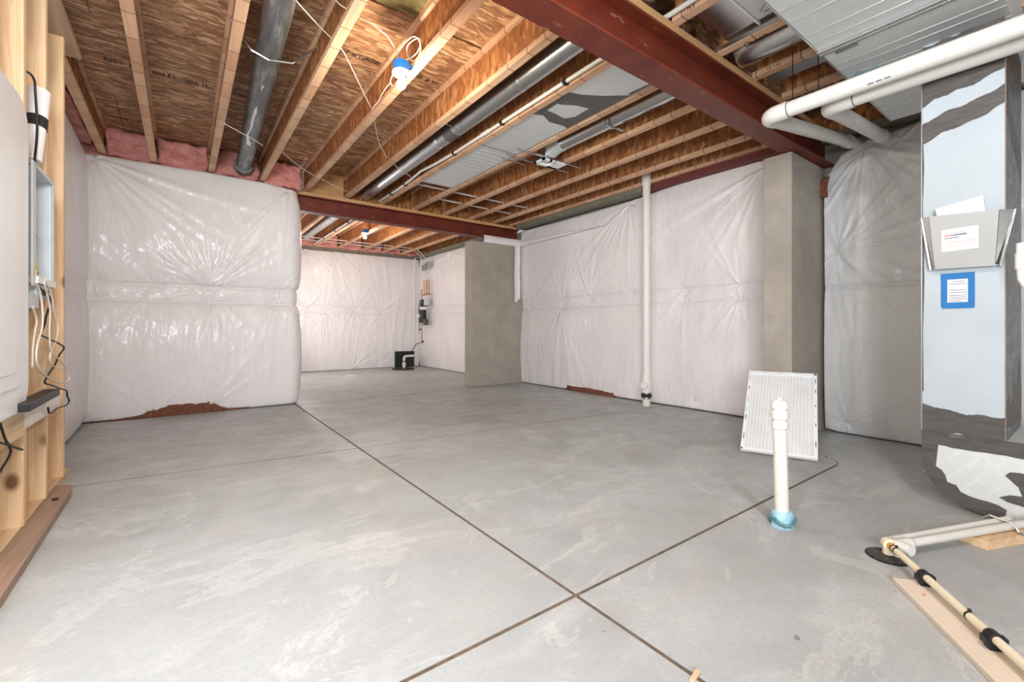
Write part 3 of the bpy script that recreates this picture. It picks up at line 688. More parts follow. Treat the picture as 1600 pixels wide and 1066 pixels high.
# duct with boot and register
d = thing('round_duct', 'short bright round duct ending in a boot over the white register', 'duct', (3.04, 2.6, 2.78))
obj('pipe', MB().tube([(3.04, 1.55, 2.785), (3.04, 3.27, 2.785)], .076, 28), 'galv_bright', d, smooth='auto')
obj('elbow', MB().tube([(3.04, 3.24, 2.785), (3.045, 3.34, 2.785), (3.06, 3.43, 2.775), (3.07, 3.50, 2.745)], [.08, .08, .082, .085], 14), 'galv_rough', d)
obj('boot', MB().add([(2.99, 3.44, 2.80), (3.16, 3.44, 2.80), (3.16, 3.58, 2.80), (2.99, 3.58, 2.80), (2.95, 3.42, 2.685), (3.22, 3.42, 2.685), (3.22, 3.585, 2.685), (2.95, 3.585, 2.685)],
    [(0, 1, 2, 3), (4, 5, 6, 7), (0, 1, 5, 4), (1, 2, 6, 5), (2, 3, 7, 6), (3, 0, 4, 7)]), 'galv_bright', d)
obj('strap', MB().tube([(2.93, 2.62, 2.745), (2.97, 2.62, 2.71), (3.04, 2.62, 2.702), (3.11, 2.62, 2.72), (3.19, 2.62, 2.715)], .010, 6), 'galv_bright', d)
obj('mastic_smear', patch_ring((3.04, 3.04), (1.6, 3.6, 2.785), .076, .1, 1.0, 1.7, 2.5, 5), 'mastic', d, smooth=True)
t = thing('register', 'white ceiling register held by thin rails under the boot', 'vent', (3.1, 3.5, 2.65))
g = MB().box(2.945, 3.245, 3.425, 3.585, 2.655, 2.660)
fr = MB().box(2.945, 3.06, 3.425, 3.46, 2.652, 2.668).box(2.945, 2.965, 3.425, 3.585, 2.652, 2.668).box(2.945, 3.245, 3.55, 3.585, 2.652, 2.668).box(3.10, 3.245, 3.425, 3.585, 2.652, 2.668).box(3.03, 3.11, 3.425, 3.47, 2.652, 2.668)
obj('frame', fr, 'white', t); obj('damper', MB().box(2.96, 3.11, 3.44, 3.57, 2.668, 2.671), 'boxgrey', t)
for yy in (3.415, 3.595):
    obj('rail', MB().box(2.60, 3.44, yy-.006, yy+.006, 2.664, 2.678), 'galv_bright', t)
obj('rail', MB().box(2.62, 2.92, 3.70, 3.712, 2.668, 2.678), 'galv_bright', t)
# flat panning
t = thing('duct_panning', 'flat grey sheet metal panning nailed under two joists, main bay', 'duct', (2.5, 3, 2.68))
obj('panel', MB().box(2.302, 2.738, 1.66, 3.60, 2.700, 2.703), 'galv_rough', t)
obj('panel', MB().box(2.302, 2.738, 3.60, 4.93, 2.700, 2.703), 'galv_rough', t)
obj('side_flange', MB().box(2.720, 2.738, 1.66, 4.93, 2.694, 2.700), 'galv', t)
obj('end_flange', MB().box(2.302, 2.738, 4.93, 4.945, 2.700, 2.78), 'galv', t)
obj('seam', MB().box(2.302, 2.738, 3.594, 3.606, 2.696, 2.700), 'galv', t)
for k in range(14):
    yy = 3.7+k*.088; obj('rib', MB().tube([(2.31, yy, 2.700), (2.73, yy, 2.700)], .0025, 6), 'galv_rough', t)
def smear(pts, z, seed, mat='mastic', n=5):
    return MB().prism([(x, y, z) for x, y in pts], (0, 0, -.0012))
obj('mastic_smear', smear([(2.303, 2.42), (2.42, 2.38), (2.56, 2.30), (2.735, 2.16), (2.735, 2.46), (2.60, 2.50), (2.50, 2.52), (2.40, 2.58), (2.303, 2.60)], 2.6995, 1), 'mastic', t)
obj('mastic_smear', smear([(2.62, 2.45), (2.735, 2.44), (2.735, 2.86), (2.66, 2.84), (2.52, 2.86), (2.40, 2.80), (2.303, 2.84), (2.303, 2.72), (2.45, 2.72), (2.58, 2.74), (2.63, 2.66)], 2.6994, 1), 'mastic', t)
obj('mastic_smear', smear([(2.303, 2.55), (2.36, 2.55), (2.37, 2.75), (2.303, 2.76)], 2.6993, 1), 'mastic', t)
obj('mastic_smear', smear([(2.70, 1.7), (2.735, 1.66), (2.735, 2.2), (2.69, 2.15), (2.71, 1.95)], 2.6993, 1), 'mastic', t)
t = thing('duct_panning', 'dark reflective sheet panning between two stamped joists, near bay', 'duct', (2.5, 1.2, 2.69))
obj('panel', MB().box(2.31, 2.727, .2, 1.40, 2.712, 2.715), 'galv_bright', t)
obj('side_flange', MB().box(2.690, 2.727, .2, 1.49, 2.690, 2.694), 'galv', t)
obj('seam', MB().box(2.31, 2.70, 1.215, 1.224, 2.704, 2.712), 'white', t)
for a, b_ in (((2.40, .97), (2.60, 1.17)), ((2.52, 1.10), (2.55, .97)), ((2.44, 1.12), (2.66, 1.02)), ((2.62, 1.16), (2.62, .96)), ((2.36, 1.04), (2.68, 1.04))):
    obj('crease_or_reflection', MB().tube([(a[0], a[1], 2.7115), (b_[0], b_[1], 2.7115)], .0018, 6), 'mastic', t)
d = thing('round_duct', 'mirror-bright round duct between red beam and big trunk duct', 'duct', (3.0, .6, 2.78))
obj('pipe', MB().tube([(3.0, -.2, 2.785), (3.0, 1.48, 2.785)], .10, 32), 'galv_bright', d, smooth='auto')
obj('screw', MB().lathe((3.03, 1.09, 2.676), [(.007, 0), (.009, .006), (.007, .012)], 10), 'galv_bright', d)
tag(obj('duct_strip', MB().box(3.275, 3.40, .2, 1.44, 2.694, 2.706), 'galv'), 'narrow grey metal strip along the right of the stamped joist, near bay', 'duct')
# trunk duct
t = thing('trunk_duct', 'large rectangular sheet metal trunk duct hung at top right', 'duct', (3, .6, 2.45))
obj('body', MB().box(.9, 4.16, .285, .955, 2.452, 2.672), 'galv_rough', t, bevel=.003)
xk = 1.6
ribs = [1.66, 1.80, 1.93, 2.05, 2.17, 2.30, 2.42, 2.60, 2.70, 3.02, 3.10, 3.22, 3.34, 3.46, 3.58, 3.70, 3.82, 3.94, 4.06]
for xx in ribs:
    obj('rib', MB().tube([(xx, .29, 2.4525), (xx, .95, 2.4525)], .0032, 8), 'galv_rough', t, smooth=True)
for xx in (2.80, 2.835):
    obj('drive_cleat', MB().box(xx-.012, xx+.012, .285, .962, 2.440, 2.452), 'galv_bright', t, bevel=.003)
obj('cleat_tab', MB().box(2.865, 2.885, .80, .90, 2.443, 2.452), 'galv', t); obj('mastic_smear', smear([(3.20, .90), (3.215, .80), (3.235, .80), (3.235, .87), (3.30, .87), (3.30, .90), (3.235, .93)], 2.4518, 4), 'tape', t)
obj('corner_edge', MB().box(.9, 4.16, .955, .962, 2.450, 2.470), 'galv_bright', t)
# plenum drop and elbow boot
PX = 3.2
t = thing('return_duct', 'tall pale return air duct on the right with grey mastic bands', 'duct', (3.5, .45, 0))
obj('body', MB().box(PX, 3.82, .305, .607, .385, 2.452), 'plenum', t, bevel=.003)
def facepoly(pts, mat, name='mastic_band', dx=-.0025, x=None):
    xx = PX if x is None else x
    return obj(name, MB().prism([(xx, y, z) for y, z in pts], (dx, 0, 0)), mat, t)
def ragged(y0, y1, zl0, zl1, zh0, zh1, seed, n=26, a=.014):
    rs = np.random.RandomState(seed); lo = []; hi = []
    p1, p2, q1, q2 = rs.rand(4)*6
    for k in range(n):
        f_ = k/(n-1); y = y0+(y1-y0)*f_
        lo.append((y, zl0+(zl1-zl0)*f_+a*(.6*math.sin(f_*7+p1)+.35*math.sin(f_*19+p2)+.35*(rs.rand()-.5)))); hi.append((y, zh0+(zh1-zh0)*f_+a*(.6*math.sin(f_*6+q1)+.35*math.sin(f_*17+q2)+.35*(rs.rand()-.5))))
    return lo+hi[::-1]
facepoly(ragged(.306, .606, 2.205, 2.125, 2.452, 2.452, 1), 'mastic')
facepoly(ragged(.306, .606, 2.03, 1.925, 2.125, 2.03, 2, a=.012), 'mastic')
facepoly(ragged(.306, .606, .39, .385, .495, .525, 3, a=.012), 'mastic')
facepoly([(.600, .6), (.607, .6), (.607, 2.0), (.602, 1.95), (.598, 1.8), (.603, 1.6), (.597, 1.2), (.603, .9)], 'mastic', dx=-.002)
obj('corner_seam', MB().box(PX-.003, PX+.003, .3025, .3055, .385, 2.44), 'brownw', t)
obj('corner_seam', MB().box(PX-.003, PX+.003, .6055, .610, .385, 2.44), 'galv', t)
obj('side_panel', MB().box(PX+.004, 3.82, .3035, .305, .385, 2.45), 'duct_dark', t)
sd = MB(); sd.add([(3.2, .3028, .45), (3.82, .3028, .42), (3.82, .3028, .62), (3.72, .3028, .80), (3.66, .3028, .62), (3.5, .3028, .66), (3.4, .3028, .52), (3.3, .3028, .60), (3.2, .3028, .52)], [tuple(range(9))])
obj('mastic_band', sd, 'mastic', t)
sd = MB(); sd.add([(3.2, .3028, 2.0), (3.82, .3028, 1.75), (3.82, .3028, 1.9), (3.2, .3028, 2.12)], [(0, 1, 2, 3)]); obj('mastic_band', sd, 'mastic', t)
# elbow: heel quarter curve, flat cheek, runs on along -y
heel = [(.607, .39), (.607, .30), (.600, .235)]+[(.607-.30*(1-math.cos(a)), .24-.235*math.sin(a)) for a in [PI/2*k/12 for k in range(1, 13)]]
outline = heel+[(-.6, .005), (-.6, .385), (.305, .385)]
obj('elbow', MB().prism([(PX-.004, y, z) for y, z in outline], (.60, 0, 0)), 'galv_rough', t)
# mastic rim round the heel and a cheek smear
rs = np.random.RandomState(12); inner = []
for k, (y, z) in enumerate(heel):
    cy, cz = .25, .42; L = math.hypot(y-cy, z-cz); q = 1-(.055+.018*rs.rand())/max(L, .1)
    if z > .36: q = 1-.045/L
    inner.append((cy+(y-cy)*q, cz+(z-cz)*q))
facepoly(heel+inner[::-1], 'mastic', x=PX-.004, dx=-.003)
facepoly(ragged(-.3, .606, .290, .335, .384, .388, 15, n=40, a=.010), 'mastic', x=PX-.004, dx=-.0028)
facepoly([(.305, .225), (.29, .245), (.255, .25), (.18, .24), (.10, .20), (.10, .09), (.20, .085), (.30, .10), (.325, .115), (.29, .135), (.25, .14), (.262, .18)], 'mastic', x=PX-.004, dx=-.0028, name='mastic_smear')
obj('seam', MB().box(PX-.010, PX, -.5, .609, .382, .391), 'mastic', t)
for k in range(5):
    y0_ = .60-.08*k; obj('crease_or_reflection', MB().tube([(PX-.0045, y0_-.0, .17-.02*k if k < 4 else .06), (PX-.0045, y0_-.17, .335)], .0016, 6), 'white', t)  # pale diagonal rods paint in the reflections on the metal cheek
# pocket holding papers, card on it
t = thing('document_pocket', 'flared sheet metal pocket screwed on the pale return duct', 'holder', (3.15, .44, 1.25))
pk = [(PX-.002, .552, 1.222), (PX-.002, .325, 1.218)]
fr = [(PX-.045, .548, 1.250), (PX-.045, .335, 1.247), (PX-.075, .318, 1.505), (PX-.075, .565, 1.520)]
g = MB(); g.add(fr, [(0, 1, 2, 3)])
obj('front', MB().prism(fr, (.0025, 0, 0)), 'pocket', t)
obj('side_wing', MB().prism([fr[1], fr[2], (PX-.050, .270, 1.500), (PX-.02, .318, 1.240)], (.002, -.002, 0)), 'galv_bright', t)
obj('side_wing', MB().prism([fr[0], fr[3], (PX-.045, .600, 1.522), (PX-.02, .570, 1.245)], (.002, .002, 0)), 'galv_bright', t)
obj('edge_fold', MB().tube([(PX-.050, .268, 1.500), (PX-.022, .318, 1.240)], .004, 8), 'galv_bright', t)
obj('edge_fold', MB().tube([(PX-.045, .602, 1.522), (PX-.022, .571, 1.245)], .004, 8), 'galv_bright', t)
obj('base', MB().prism([(PX-.047, .552, 1.246), (PX-.047, .325, 1.243), (PX-.001, .325, 1.243), (PX-.001, .552, 1.246)], (0, 0, .003)), 'galv', t)
def onfront(y, z): # x on the sloping pocket front
    return PX-.045-.030*(z-1.25)/.262-.0012
def quad(y0, y1, z0, z1, e=0, dz=.0):
    P = [(y0, z0), (y1, z0+dz), (y1, z1+dz), (y0, z1)]
    return MB().prism([(onfront(y, z)-e, y, z) for y, z in P], (-.0006, 0, 0))
cd = obj('card', quad(.520, .388, 1.330, 1.440, 0, .004), 'card', t)
obj('red_bar', quad(.512, .475, 1.406, 1.411, .0012, .001), 'inkred', cd); obj('navy_bar', quad(.475, .428, 1.407, 1.412, .0012, .001), 'inknavy', cd)
obj('print_line', quad(.510, .43, 1.415, 1.421, .0012, .002), 'inkpaleg', cd); obj('print_line', quad(.510, .455, 1.394, 1.398, .0012, .001), 'ink', cd)
obj('print_line', quad(.500, .40, 1.370, 1.375, .0012, .003), 'inkpale', cd); obj('print_line', quad(.505, .40, 1.357, 1.360, .0012, .003), 'inkpale', cd)
ring = [(onfront(.415, 1.405)-.0012, .415+.024*math.cos(a), 1.405+.024*math.sin(a)) for a in [2*PI*k/24 for k in range(25)]]
obj('emblem_ring', MB().tube(ring, .0008, 5), 'inkpaleg', cd)
tag(obj('papers', MB().obox((PX-.035, .452, 1.50), (0, .085, -.016), (0, .008, .075), (.012, 0, 0)), 'paper'), 'folded white papers sticking out of the metal pocket', 'paper')
t = thing('taped_notice', 'small white notice framed with blue masking tape on the return duct', 'notice', (PX-.002, .47, 1.13))
obj('sheet', MB().box(PX-.0015, PX-.0005, .420, .522, 1.058, 1.205), 'paper', t)
for k, (a, b_, c, d_) in enumerate(((.408, .533, 1.190, 1.222), (.410, .528, 1.040, 1.072), (.508, .532, 1.050, 1.215), (.408, .432, 1.048, 1.212))):
    obj('tape_strip', MB().box(PX-.0028-.0003*k, PX-.0012-.0003*k, a, b_, c, d_), 'bluetape', t)
for z_, y0_, y1_ in ((1.178, .445, .49), (1.166, .436, .503), (1.135, .44, .50), (1.122, .436, .503), (1.108, .436, .503), (1.098, .44, .50), (1.088, .436, .503), (1.078, .455, .503)):
    obj('print_line', MB().box(PX-.0019, PX-.0015, y0_, y1_, z_-.0016, z_+.0016), 'ink', t)

# ------------------------------------------------------------------ vent pipes
def vent(xp, yb_, zp, wall, label, r=.0455):
    t = thing('vent_pipe', label, 'pipe', (xp, yb_, zp), 'white PVC vent pipes')
    W = Vector(wall); R = .075
    st = Vector((xp, yb_-R, zp)); dn = (W-Vector((xp, yb_, zp))).normalized()
    obj('long_run', MB().tube([(xp, -.7, zp), st], r, 24), 'pvc', t, smooth='auto')
    arc = elbow(st, (0, 1, 0), dn, R)
    obj('elbow', MB().tube([st-Vector((0, .055, 0))]+arc+[arc[-1]+dn*.055], r*1.12, 24), 'pvc', t, smooth='auto')
    obj('wall_run', MB().tube([arc[-1], W+dn*.15], r, 24), 'pvc', t, smooth='auto')
    obj('wall_coupling', MB().tube([W-dn*.14, W-dn*.03], r*1.13, 24), 'pvc', t, smooth='auto')
    obj('primer_ring', MB().tube([st-Vector((0, .060, 0)), st-Vector((0, .054, 0))], r*1.06, 24), 'ink', t, smooth='auto')
    obj('primer_ring', MB().tube([arc[-1]+dn*.055, arc[-1]+dn*.060], r*1.06, 24), 'ink', t, smooth='auto')
    return t
v1 = vent(3.0, 1.315, 2.285, (4.62, 1.325, 2.53), 'front white PVC vent pipe passing before the return duct, elbow by the red beam')
v2 = vent(3.13, 1.02, 2.272, (4.62, 1.11, 2.50), 'rear white PVC vent pipe running just behind the front vent pipe')
for k, y_ in enumerate((.70, .735, .77)): obj('print_line', MB().box(3.0-.034, 3.0-.030, y_-.013, y_+.013, 2.250, 2.2555), 'ink', v1)
for y_ in (1.28, 1.42):
    tag(obj('pipe_hanger', MB().tube([(3.05, y_-.24, 2.33), (3.10, y_-.22, 2.69)], .003, 6), 'black'), 'thin dark hanger wire holding the vent pipes, %s' % ('nearer the trunk duct' if y_ < 1.3 else 'nearer the red beam'), 'wire')

# ------------------------------------------------------------------ standpipe and floor stub
t = thing('standpipe', 'tall white PVC standpipe with cleanout and black coupling before the right wall', 'pipe', (4.505, 3.345, 0))
c = (4.505, 3.345, 0)
obj('pipe', MB().tube([(c[0], c[1], .30), (c[0], c[1], 2.68)], .0455, 24), 'pvc_bright', t, smooth='auto')
obj('top_coupling', MB().lathe((c[0], c[1], 2.66), [(.053, 0), (.054, .005), (.054, .15), (.053, .155)]), 'pvc_bright', t, smooth='auto')
obj('cleanout_tee', MB().lathe((c[0], c[1], .155), [(.050, 0), (.053, .01), (.056, .06), (.056, .15), (.052, .19), (.052, .24), (.047, .245)]), 'pvc_bright', t, smooth='auto')
nrm = Vector((-c[0], -c[1], 0)).normalized(); nrm = (nrm+Vector((-.45, .25, 0))).normalized()
cc = Vector((c[0], c[1], .25))
pl = obj('cleanout_plug', MB().tube([cc+nrm*.03, cc+nrm*.075, cc+nrm*.09], [.042, .042, .038], 24), 'pvc_bright', t, smooth='auto')
sd = Vector((-nrm.y, nrm.x, 0)); obj('plug_slot', MB().obox(cc+nrm*.093, sd*.016+Vector((0, 0, .014)), Vector((0, 0, .004)), nrm*.004), 'pvc_dirty', pl)
obj('rubber_coupling', MB().lathe((c[0], c[1], .085), [(.052, 0), (.054, .015), (.064, .03), (.064, .05), (.054, .065), (.052, .08)]), 'rubber', t, smooth='auto')
for z_ in (.088, .148): obj('clamp', MB().lathe((c[0], c[1], z_), [(.056, 0), (.0565, .003), (.0565, .011), (.056, .014)]), 'galv', t, smooth='auto')
obj('foot', MB().tube([(c[0], c[1], 0), (c[0], c[1], .09)], .047, 24), 'pvc_dirty', t, smooth='auto')
t = thing('floor_stub', 'short white PVC stub pipe standing in a blue wrapped collar', 'pipe', (2.285, .93, 0))
c = (2.285, .93, 0); tp = (2.270, .935, 0)
obj('pipe', MB().tube([(c[0], c[1], .03), (tp[0], tp[1], .47)], .030, 24), 'pvc_dirty', t, smooth='auto')
obj('cap', MB().lathe((tp[0], tp[1], .462), [(.031, 0), (.035, .004), (.036, .03), (.031, .034), (.031, .045), (.037, .05), (.038, .078), (.032, .083), (.032, .093), (.036, .097), (.036, .118), (.028, .135), (.012, .140), (.010, .150)]), 'pvc', t, smooth='auto')
obj('collar', lump('collar_tmp', 0, 1, 0, 1, 0, 1, 'tape', 1) and MB().lathe(c, [(.048, 0), (.047, .02), (.051, .03), (.049, .05), (.046, .07), (.040, .078), (.030, .075)], 18), 'tape', t, smooth='auto')
bpy.data.objects.remove(bpy.data.objects['collar_tmp'])
hp = [(c[0]+(.050+.003*math.sin(k*2.1))*math.cos(2*PI*k/20), c[1]+(.050+.003*math.sin(k*2.1))*math.sin(2*PI*k/20), .022+.012*math.sin(k*.9)+.0007*k) for k in range(24)]
obj('tape_wrap', MB().tube(hp, .009, 8), 'tape_dark', t, smooth=True)

# ------------------------------------------------------------------ air filter
BL = Vector((3.384, 1.667, 0)); BR = Vector((3.544, 1.213, 0)); nn = Vector((.943, .332, 0)); UPV = (nn*.60+Vector((0, 0, .55)))
ux = (BR-BL).normalized(); Wd = (BR-BL).length; uy = UPV.normalized(); Hd = UPV.length*.985; un = ux.cross(uy).normalized()
if un.dot(Vector((-1, 0, 0))) < 0: un = -un
base = BL+Vector((0, 0, .012))
t = thing('air_filter', 'white pleated air filter in a card frame leaning at the near pier', 'filter', base)
def fp(a, b_, d): return base+ux*a+uy*b_+un*d
def fbox(a0, a1, b0, b1, d0, d1): return MB().obox(fp((a0+a1)/2, (b0+b1)/2, (d0+d1)/2), ux*(a1-a0)/2, uy*(b1-b0)/2, un*(d1-d0)/2)
bw = .026
for a0, a1, b0, b1 in ((0, Wd, 0, bw), (0, Wd, Hd-bw, Hd), (0, bw, bw, Hd-bw), (Wd-bw, Wd, bw, Hd-bw)):
    obj('frame_rail', fbox(a0, a1, b0, b1, 0, .024), 'card', t)
npl = 19; pts = []
for k in range(npl*2+1): pts.append((bw+(Wd-2*bw)*k/(npl*2),   .018 if k % 2 else .009))
A = [[tuple(fp(a, b_, d_)) for b_ in (bw*.8, Hd-bw*.8)] for a, d_ in pts]
obj('pleated_media', MB().grid(np.array(A)), 'filt', t)
for a0, a1, b0, b1 in ((.003, .014, .006, .020), (Wd-.020, Wd-.004, Hd-.018, Hd-.004)): obj('corner_mark', fbox(a0, a1, b0, b1, .024, .0248), 'black', t)
rs = np.random.RandomState(4)
for a in (.010, Wd-.014):
    for b_ in (.10, .28, .36, .46, .60, .70): obj('print_line', fbox(a, a+.006, b_, b_+.02+.03*rs.rand(), .024, .0246), 'ink' if rs.rand() > .4 else 'inkpaleg', t)
for a in (.09, .20, .34): obj('print_line', fbox(a, a+.05, Hd-.014, Hd-.010, .024, .0246), 'inkpaleg', t)

# ------------------------------------------------------------------ floor plumbing at right
t = thing('floor_drain', 'black floor drain grate under the pipe tee', 'drain', (2.33, .55, 0))
obj('grate', MB().lathe((2.325, .545, .0005), [(.075, 0), (.075, .003), (.070, .004)], 28), 'black', t)
g = MB()
for k in range(-4, 5):
    hh = math.sqrt(max(0, .068**2-(k*.015)**2)); g.box(2.325+k*.015-.0022, 2.325+k*.015+.0022, .545-hh, .545+hh, .0045, .0075)
    g.box(2.325-hh, 2.325+hh, .545+k*.015-.0022, .545+k*.015+.0022, .0045, .0075)
obj('bars', g, 'mastic', t, kind='stuff')
# white pvc condensate line
t = thing('condensate_pipe', 'white PVC condensate line with tee running off to the right', 'pipe', (2.36, .5, .05))
a = Vector((2.345, .515, .055)); b_ = Vector((3.12, .2085, .055)); dr = (b_-a).normalized(); sdv = Vector((-dr.y, dr.x, 0))
obj('pipe', MB().tube([a, b_]+elbow(b_, dr, sdv*-1, .04)+[b_+dr*.04-sdv*.8], .0165, 18), 'pvc', t, smooth='auto')
obj('tee', MB().tube([a-dr*.02, a+dr*.055], .0225, 18).tube([a, a-Vector((0, 0, .045))], .0215, 16).tube([a-dr*.005, a-dr*.005-sdv*.05], .0215, 16), 'pvc', t, smooth='auto')
obj('primer_ring', MB().tube([a+dr*.056, a+dr*.075], .0172, 18), 'inkpaleg', t)
p2s = a+dr*.16+sdv*.042
tag(obj('condensate_pipe', MB().tube([a+dr*.03+sdv*.045+Vector((0, 0, -.005)), b_+sdv*.045-dr*.09], .0165, 16), 'pvc', smooth='auto'), 'second white PVC line lying behind the condensate line', 'pipe')
q = a+dr*.66
t = thing('pipe_strap', 'bent grey metal strap holding two white pipes to the wood block', 'strap', q)
obj('band', MB().tube([q-sdv*.034-Vector((0, 0, .012)), q-sdv*.024+Vector((0, 0, .006)), q-sdv*.008+Vector((0, 0, .019)), q+sdv*.03+Vector((0, 0, .020)), q+sdv*.065+Vector((0, 0, .022)), q+sdv*.085+Vector((0, 0, .004))], .0055, 6), 'galv', t)
obj('foot', MB().obox(q-sdv*.044-Vector((0, 0, .0145)), dr*.010, sdv*.014, (0, 0, .0015)), 'galv', t)
bx = a+dr*.48
tag(obj('wood_block', MB().obox(bx+dr*.12+sdv*.0+Vector((0, 0, -.037)), dr*.17, sdv*.052, (0, 0, .018)), 'blockw', bevel=.002), 'sawn pale wood block under the white pipes and strap', 'block')
tag(obj('wood_block', MB().obox(bx+dr*.37+sdv*.0+Vector((0, 0, -.037)), dr*.075, sdv*.052, (0, 0, .018)), 'blockw', bevel=.002), 'second wood block at the right frame edge under the pipes', 'block')
# cream supply line with black clips
t = thing('supply_pipe', 'cream plastic water line with black clips running towards the camera', 'pipe', (2.3, .5, .05))
a = Vector((2.300, .520, .050)); b_ = Vector((1.50, -.075, .050)); dr = (b_-a).normalized(); sdv = Vector((-dr.y, dr.x, 0))
obj('pipe', MB().tube([a, b_], .0125, 18), 'cpvc', t, smooth='auto')
obj('brass_fitting', MB().tube([a-dr*.035, a-dr*.004], [.013, .015], 14), 'brass', t, smooth='auto')
obj('elbow', MB().tube([a-dr*.03, a-dr*.055], .024, 16).tube([a-dr*.045, a-dr*.045-Vector((0, 0, .04))], .020, 16), 'cpvc', t, smooth='auto')
for k, L in enumerate((.205, .535)):
    q = a+dr*L
    obj('clip', MB().tube([q-dr*.014, q+dr*.014], .0195, 14).obox(q+sdv*.018+Vector((0, 0, -.004)), dr*.012, sdv*.009, (0, 0, .010)).obox(q-sdv*.018+Vector((0, 0, -.006)), dr*.012, sdv*.008, (0, 0, .010)).obox(q+Vector((0, 0, -.0215)), dr*.013, sdv*.016, (0, 0, .009)), 'black', t)
for L in (.018, .435):
    q = a+dr*L; obj('zip_tie', MB().tube([q-dr*.003, q+dr*.003], .0142, 14).obox(q+Vector((0, 0, .017)), dr*.003, sdv*.004, (0, 0, .005)), 'black', t)
# flat board below it
t = thing('flat_board', 'smooth beige board lying on the floor under the cream pipe', 'board', (2, .3, 0))
obj('board', MB().prism([(2.107, .482, .0005), (2.165, .402, .0005), (1.30, -.245, .0005), (1.24, -.165, .0005)], (0, 0, .018)), 'mdf', t, bevel=.0015)
obj('red_mark', MB().lathe((2.055, .385, .0186), [(.006, 0), (.005, .0006)], 8), 'inkred', t)
tag(obj('scrap_stick', MB().obox((1.105, .665, .006), (.022, .004, 0), (-.001, .006, 0), (0, 0, .004)), 'blockw'), 'tiny wood splinter on the sawn joint at the bottom edge', 'scrap')
# condensate trap at the right edge
t = thing('condensate_trap', 'white plastic trap fitting hanging at the right frame edge', 'trap', (3.1, .25, 1.2))
ty = .246
obj('tee', MB().tube([(3.1, ty, 1.330), (3.1, ty, 1.285)], .017, 16).tube([(3.1, ty, 1.285), (3.1, ty, 1.21)], .021, 16).tube([(3.1, ty, 1.247), (3.1, .15, 1.247)], .017, 16), 'pvc_bright', t, smooth='auto')
obj('bend', MB().tube([(3.1, ty, 1.21), (3.1, ty-.002, 1.165), (3.1, ty-.014, 1.135), (3.1, ty-.040, 1.122), (3.1, ty-.066, 1.135), (3.1, ty-.078, 1.17), (3.1, ty-.078, 1.23)], .016, 16), 'pvc_bright', t, smooth='auto')
obj('stub_line', MB().tube([(3.1, .15, 1.247), (3.1, -.4, 1.247)], .014, 14), 'pvc', t, smooth='auto')

# ------------------------------------------------------------------ left stud wall and electrics
SX0, SX1 = -.716, -.577
sw = tag(obj('sill_plate', MB().box(SX0, SX1-.008, 1.2, 4.0, 0.0, .038), 'sillw', bevel=.002), 'pale bottom plate of the timber stud wall at lower left', 'sill')
GS = 'studs of the left timber wall'
for k, (y, lb) in enumerate(((3.775, 'last timber stud of the left wall, at its far end'), (3.345, 'middle timber stud of the left wall, beside the grey box'), (2.935, 'nearest visible timber stud at the left frame edge'), (2.52, 'stud behind the white panel cover, mostly hidden'))):
    tag(obj('wall_stud', MB().box(SX0, SX1, y, y+.045, .038, 2.70), 'stud', bevel=.0025), lb, 'stud', GS)
tp_ = thing('top_plate', 'grey weathered top plate ending above the left studs', 'plate', (-.62, 3, 2.7))
obj('lower_board', MB().box(-.70, -.53, 1.2, 4.03, 2.70, 2.74), 'greyw', tp_, bevel=.002)
obj('upper_board', MB().box(-.70, -.545, 1.2, 3.9, 2.742, 2.78), 'greyw', tp_, bevel=.002)
# rail board below the panel
rb = thing('rail_board', 'white-ended board nailed across the studs below the electric panel', 'board', (-.56, 3, .5))
obj('bare_part', MB().box(-.577, -.560, 2.0, 2.86, .470, .60), 'sillw', rb); obj('painted_part', MB().box(-.577, -.558, 2.86, 3.56, .492, .60), 'whitepaint', rb)
# electric panel cover, rounded rectangle
def rrect(y0, y1, z0, z1, r, n=8):
    P = []
    for cy, cz, a0 in ((y1-r, z1-r, 0), (y0+r, z1-r, 90), (y0+r, z0+r, 180), (y1-r, z0+r, 270)):
        for k in range(n+1):
            a = math.radians(a0+90*k/n); P.append((cy+r*math.cos(a), cz+r*math.sin(a)))
    return P
pn = thing('electric_panel', 'big white electric panel cover at the left frame edge', 'panel', (-.56, 2.5, .6))
obj('cover', MB().prism([(-.577, y, z) for y, z in rrect(1.9, 2.79, .59, 1.895, .13)], (.045, 0, 0)), 'white', pn, bevel=.012)
obj('door', MB().prism([(-.533, y, z) for y, z in rrect(1.98, 2.66, .70, 1.80, .08)], (.006, 0, 0)), 'white', pn, bevel=.0034)
obj('door_inset', MB().prism([(-.528, y, z) for y, z in rrect(2.0, 2.58, .76, 1.74, .06)], (.005, 0, 0)), 'white', pn, bevel=.0034)
obj('latch', MB().box(-.575, -.545, 2.78, 2.815, 1.60, 1.68), 'white', pn, bevel=.004); obj('latch', MB().box(-.575, -.552, 2.78, 2.815, .98, 1.03), 'white', pn, bevel=.0034)
